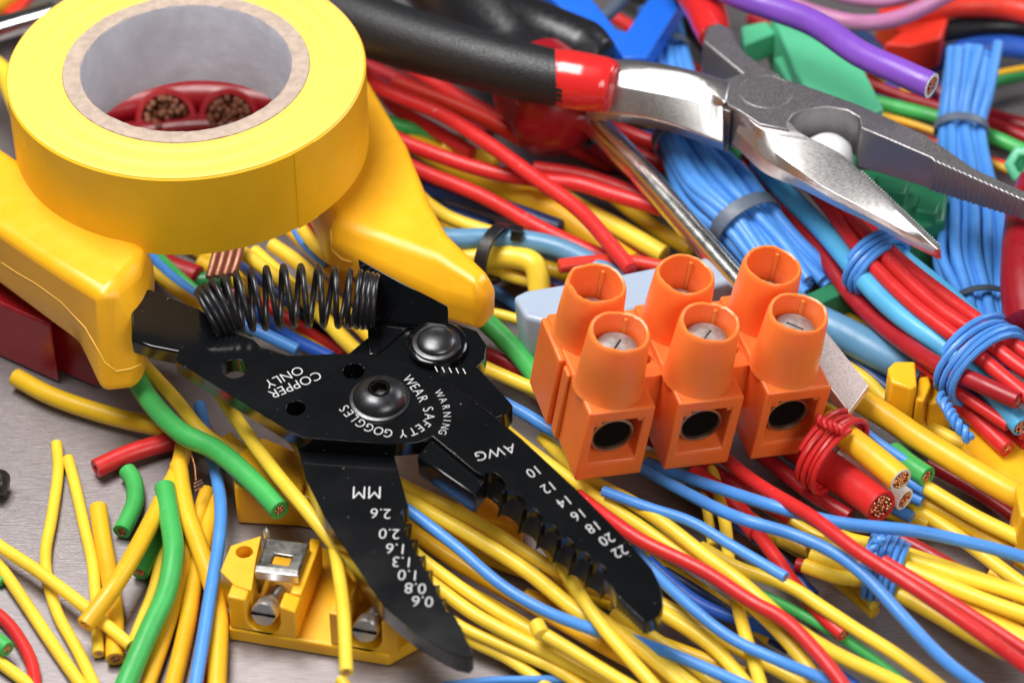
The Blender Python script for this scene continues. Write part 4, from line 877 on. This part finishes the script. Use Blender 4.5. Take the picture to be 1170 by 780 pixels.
# pivot disc
cc = P(875, 105, ZP+.12); v, f = lathe(cc, V((0, 0, 1)), [(.53, -.1), (.53, .003), (.52, .006), (.51, -.004), (.50, .004), (0, .005)], 56); mk('pivot_disc', v, f, M['STF'], NP)
# groove of the box joint
slab('joint_groove', [(827, 118), (836, 121), (835, 128), (826, 125)], ZP+.05, ZP-.95, M['GRM'], NP, bevel=.02)
mb = MB()
# rear shank and collar
rs_ = [(808, 30), (822, 26), (838, 33), (843, 48), (852, 60), (872, 74), (893, 86), (860, 92), (848, 84), (826, 66), (803, 47)]
t_ = pxpoly(rs_, ZP+.05); v, f = prism(t_, [p-V((0, 0, .95)) for p in t_]); mk('rear_shank', v, f, M['STF'], NP, bevel=.05, angle=40)
ptube('collar', [(790, -12, 3.1, 44), (806, 12, 3.2, 46), (812, 28, 3.2, 44), (817, 42, 3.2, 38)], M['REDG'])
ptube('grip', [(740, -90, 2.6, 54), (770, -50, 2.9, 54), (795, -5, 3.1, 50)], M['BLG'])
# added white plug, stands in for the bright inner jaw face in the throat
v, f = lathe(P(946, 172, 3.05), V((0, 0, 1)), [(0, -.75), (.5, -.75), (.5, -.2), (.45, .05), (.3, .2), (.15, .26), (0, .28)], 36); wc = mk('stand_in_plug', v, f, M['WHP'], None, smooth=True); tag(wc, 'round white stand-in for the bright inner jaw face in the pliers throat', 'cap'); wc.name = 'throat_stand_in'
# ------------------------------------------------------------------ screwdriver
SD = empty('screwdriver', P(760, 220, 0), 'flat blade screwdriver with red and black handle, blade tip beside the orange terminal', 'screwdriver')
ptube('shaft', [(655, 118, 2.0, 31), (730, 194, 2.0, 30), (790, 262, 1.95, 30), (850, 330, 1.9, 30), (880, 362, 1.9, 32)], M['CHR'], parent=SD)
bt_ = [(860, 330), (900, 322), (993, 440), (970, 471), (935, 425), (880, 385)]
t_ = [P(x, y, z) for (x, y), z in zip(bt_, (2.0, 2.0, 1.85, 1.85, 1.95, 2.0))]; bm_ = [p-V((0, 0, .16 if i in (2, 3) else .4)) for i, p in enumerate(t_)]
v, f = prism(t_, bm_); mk('blade', v, f, M['BLD'], SD, bevel=.02, angle=30)
ptube('ferrule', [(660, 150, 1.9, 60), (645, 132, 2.0, 120), (630, 112, 2.0, 118), (612, 92, 2.0, 112)], M['PRD'], parent=SD)
ptube('handle', [(622, 98, 2.0, 100), (600, 68, 2.0, 96), (560, 22, 2.0, 118), (510, -40, 1.9, 124)], M['KPL'], parent=SD)
# black grip of another tool at the upper edge
bk = empty('tool_grip', P(650, 40, 0), 'rounded black tool grip end behind the red collar of the pliers', 'tool grip')
ptube('grip', [(520, -10, 2.4, 46), (570, 12, 2.4, 60), (620, 36, 2.5, 66), (668, 56, 2.5, 66), (690, 66, 2.5, 44)], M['KPL'], parent=bk)
# ------------------------------------------------------------------ plastic clips and blocks
cl = slab('plastic_clip', [(618, -12), (668, -12), (684, 8), (705, 34), (716, 36), (748, -12), (788, -12), (762, 30), (740, 66), (712, 66), (700, 46), (672, 26), (650, 16)], 2.2, 1.7, M['PB']); tag(cl, 'bright blue forked plastic clip at the upper edge behind the pliers', 'clip')
st = wire('GY', 16, [(675, 30), (700, 10), (720, -14)], 2.0, 'dull grey steel pin lying in the fork of the blue clip', name='metal_pin', cat='pin')
pg = empty('terminal_block', P(940, 80, 0), 'mint green plastic terminal block between purple wire and pliers', 'terminal block')
slab('cover', [(880, 10), (955, 14), (1010, 124), (985, 136), (925, 106), (908, 80)], 2.3, 1.0, M['PG'], pg, bevel=.06)
slab('foot', [(847, 30), (876, 24), (886, 38), (850, 52)], 2.0, 1.4, M['PG'], pg); slab('foot', [(884, 66), (902, 62), (916, 94), (900, 92)], 1.9, 1.2, M['PG'], pg)
pg = empty('terminal_block', P(1030, 220, 0), 'green plastic terminal block between the plier jaws, shade put into its dark colour', 'terminal block')  # darker green paints in the shadow under the pliers
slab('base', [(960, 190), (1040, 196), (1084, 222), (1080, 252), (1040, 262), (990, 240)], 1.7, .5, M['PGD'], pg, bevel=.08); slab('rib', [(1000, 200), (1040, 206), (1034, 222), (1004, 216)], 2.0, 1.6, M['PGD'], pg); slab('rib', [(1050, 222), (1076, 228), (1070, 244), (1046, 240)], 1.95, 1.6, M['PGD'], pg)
pg = empty('terminal_block', P(950, 310, 0), 'dark green holder with brown insert left of the red and blue bundle', 'terminal block')
slab('frame_bar', [(905, 268), (935, 260), (950, 276), (912, 292)], 1.2, .5, M['PGD'], pg); slab('frame_bar', [(915, 338), (975, 312), (985, 326), (925, 352)], 1.2, .5, M['PGD'], pg); slab('insert', [(925, 300), (958, 290), (968, 308), (932, 322)], 1.0, .4, M['BRN'], pg)
hx = mk('hex_nut', *lathe(P(1172, 190, 1.2), V((-.3, -.6, .7)), [(.0, -.4), (.42, -.4), (.42, .2), (.36, .26), (.2, .26), (.2, -.1), (0, -.1)], 6), M['PG'], bevel=.03); tag(hx, 'pale green hexagonal plastic nut at the right edge', 'nut')
rb = slab('plastic_bracket', [(1002, 10), (1050, 2), (1086, 14), (1076, 44), (1040, 52), (1010, 50), (1030, 36)], 1.5, .7, M['PR'], bevel=.06); tag(rb, 'bright red plastic bracket below the mauve wire', 'bracket')
yc = empty('cable_clip', P(1040, 445, 0), 'small yellow plastic cable clip left of the blue twisted tie', 'clip')
slab('jaw', [(1014, 420), (1022, 412), (1046, 412), (1048, 440), (1042, 444), (1018, 436)], 1.75, .9, M['PY'], yc, bevel=.05); slab('jaw', [(1050, 430), (1062, 428), (1064, 440), (1056, 458), (1046, 456)], 1.5, .7, M['PY'], yc, bevel=.05); slab('body', [(1050, 430), (1086, 424), (1092, 452), (1062, 462)], 1.25, .4, M['PY'], yc, bevel=.05)
yb = empty('cable_clip', P(1130, 530, 0), 'large pale yellow plastic clip at the right edge below the red wires', 'clip')
slab('plate', [(1098, 510), (1108, 484), (1130, 478), (1180, 520), (1180, 560), (1140, 540), (1118, 534)], 1.0, .4, M['PY'], yb, bevel=.06); slab('wall', [(1160, 555), (1190, 540), (1190, 600), (1166, 588)], 1.6, .3, M['PY'], yb, bevel=.05)
# crimson terminal housing at left
rb = empty('terminal_block', P(50, 400, 0), 'dark crimson terminal housing under the left stripper handle', 'terminal block')
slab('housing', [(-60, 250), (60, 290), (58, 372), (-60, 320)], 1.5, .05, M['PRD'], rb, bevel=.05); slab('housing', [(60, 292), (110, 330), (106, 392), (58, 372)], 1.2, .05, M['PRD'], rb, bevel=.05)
# steel rod tip at left edge
rt = mk('punch', *lathe(P(7, 553, .3), V((1, -.25, 0)), [(.0, .03), (.2, 0), (.25, -.08), (.25, -2)], 24), M['KPL'], smooth=True); tag(rt, 'dark rounded tip of a steel punch entering at the left edge', 'tool')
# things at the upper left corner behind the tape
cn = mk('metal_pin', *lathe(P(8, 30, 2.0), V((-.55, -.6, .2)), [(0, .6), (.25, .6), (.25, -1.2), (0, -1.2)], 20), M['CHR'], smooth=True); tag(cn, 'shiny chrome pin at the upper left corner behind the tape', 'pin')
wire('YO', 34, [(-40, 20), (0, 0), (40, -30)], 1.2, 'amber yellow cable at the upper left corner', name='cable', cat='cable')
wire('Y', 26, [(-30, 60), (8, 90), (30, 140)], 1.5, 'yellow cable passing behind the left rim of the tape', name='cable', cat='cable')
wire('RO', 16, [(10, 20), (30, -2), (50, -20)], 1.0, 'red wire tip at the upper left corner')
# ------------------------------------------------------------------ yellow screw terminal in the foreground
O0 = P(262, 731, 0); Ue = (P(430, 759, 0)-O0); UL = Ue.length; Ue.normalize(); Ve = V((-Ue.y, Ue.x, 0)); Z = V((0, 0, 1))
def Q(u, v_, w_): return O0 + Ue*u + Ve*v_ + Z*w_
YT = empty('screw_terminal', Q(1.4, .8, 0), 'yellow open screw terminal with steel clamp and slotted screws beside the MM jaw', 'screw terminal')
def qb(mb, u0, u1, v0, v1, w0, w1): mb.add(*box3(Q(u0, v0, w0), Ue*(u1-u0), Ve*(v1-v0), Z*(w1-w0)))
pts = [(0, 0), (2.85, 0), (3.5, .75), (3.2, 2.0), (.55, 2.3), (.0, 1.7), (-.12, 1.0)]
v, f = prism([Q(a, b_, .3) for a, b_ in pts], [Q(a, b_, .012) for a, b_ in pts]); mk('base', v, f, M['PY'], YT, bevel=.04)
for k, (uo, s) in enumerate(((0.03, 1.0), (1.82, 1.0))):
    # front wall with U notch
    W_ = [(0, .3), (1.2, .3), (1.2, .98), (.92, 1.06), (.92, .95)]
    arc = [(.62+.30*math.cos(a), .62+.30*math.sin(a)) for a in [0+i*-math.pi/10 for i in range(11)]]
    W_ += arc + [(.32, 1.08), (0, 1.1)]
    v, f = prism([Q(uo+a, .02, b_) for a, b_ in W_], [Q(uo+a, .38, b_) for a, b_ in W_]); mk('front_wall', v, f, M['PY'], YT, bevel=.035, angle=40)
    mb = MB(); qb(mb, uo, uo+.24, .4, 1.1, .3, .9); qb(mb, uo+1.0, uo+1.2, .4, 1.75, .3, 1.02); mb.build('side_wall', M['PY'], YT, bevel=.035)
    # slotted screw, axis rising to the back
    ax = (-Ve*.86+Z*.38).normalized(); hc = Q(uo+.62, .12, .74)
    so = mk('screw', *lathe(hc, ax, [(.0, -.95)] + [(.145 if i % 2 else .12, -.95+.05*i) for i in range(14)] + [(.13, -.24), (.2, -.24), (.225, -.16), (.225, .06), (.2, .11), (0, .12)], 32), M['ZNC'], YT, smooth=True)
    mb = MB(); mb.add(*box3(hc+ax*.092-Ue*.215-Z*.03, Ue*.43, Z*.06, ax*.035)); mb.build('slot', M['HOLE'], so)
    for i in range(7):
        pass
pp = [(252, 652), (264, 623), (298, 612), (292, 640), (287, 674), (268, 668)]; hc = P(279, 630, 1.12)
v, f = prism(pxpoly(pp, 1.12), [V((p.x, p.y, .3)) for p in pxpoly(pp, 1.12)], [(ringpts(hc, Ue, Ve, .15, 20), [p-Z*.82 for p in ringpts(hc, Ue, Ve, .15, 20)])]); mk('corner_post', v, f, M['PY'], YT, bevel=.035)
cp = [(292, 650), (341, 656), (354, 620), (304, 614)]; hw = [(310, 643), (330, 646), (334, 635), (314, 632)]
t_ = pxpoly(cp, 1.22); hw2 = pxpoly(hw, 1.22)
v, f = prism(t_, [p-Z*.08 for p in t_], [(hw2, [p-Z*.08 for p in hw2])]); mk('clamp_plate', v, f, M['GRM'], YT, bevel=.02)
for a, b_ in ((0, 3), (1, 2)):
    q = [t_[a], t_[b_], t_[b_]-Z*.6, t_[a]-Z*.6]; v, f = prism(q, [p+Ue*.06*(1 if a == 0 else -1) for p in q]); mk('clamp_side', v, f, M['GRM'], YT, bevel=.015)
q = pxpoly([(291, 652), (341, 658), (341, 650), (292, 645)], 1.245); v, f = prism(q, [p-Z*.2 for p in q]); mk('clamp_lip', v, f, M['ZNC'], YT, bevel=.02)
v, f = lathe(P(305, 612, 1.2), V((-.05, .1, 1)), [(.05, -.1), (.06, .1), (.035, .14), (0, .2)], 12); mk('wire_stub', v, f, M['ZNC'], YT, smooth=True)
v, f = lathe(Q(1.72, 1.5, .95), (Z*.75-Ve*.6).normalized(), [(.15, -.06), (.26, -.06), (.27, .03), (.24, .05), (.16, .05), (.15, -.06)], 28); mk('ring_lug', v, f, M['GRM'], YT, smooth=True)
# plain yellow block behind
yb = empty('terminal_block', P(310, 570, 0), 'plain yellow plastic block in shadow behind the screw terminal', 'terminal block')
slab('housing', [(264, 522), (300, 498), (352, 520), (346, 560), (268, 556)], .95, .012, M['PY'], yb, bevel=.06)
slab('wall', [(340, 530), (420, 540), (420, 580), (338, 566)], .8, .012, M['PY'], yb, bevel=.04)
yb = empty('terminal_block', P(560, 620, 0), 'plain yellow plastic block in shadow between the two jaws', 'terminal block')
slab('housing', [(520, 545), (600, 560), (596, 600), (522, 590)], .8, .012, M['PY'], yb, bevel=.05)
# ------------------------------------------------------------------ render defaults
sc.render.engine = 'CYCLES'
sc.cycles.max_bounces = 8
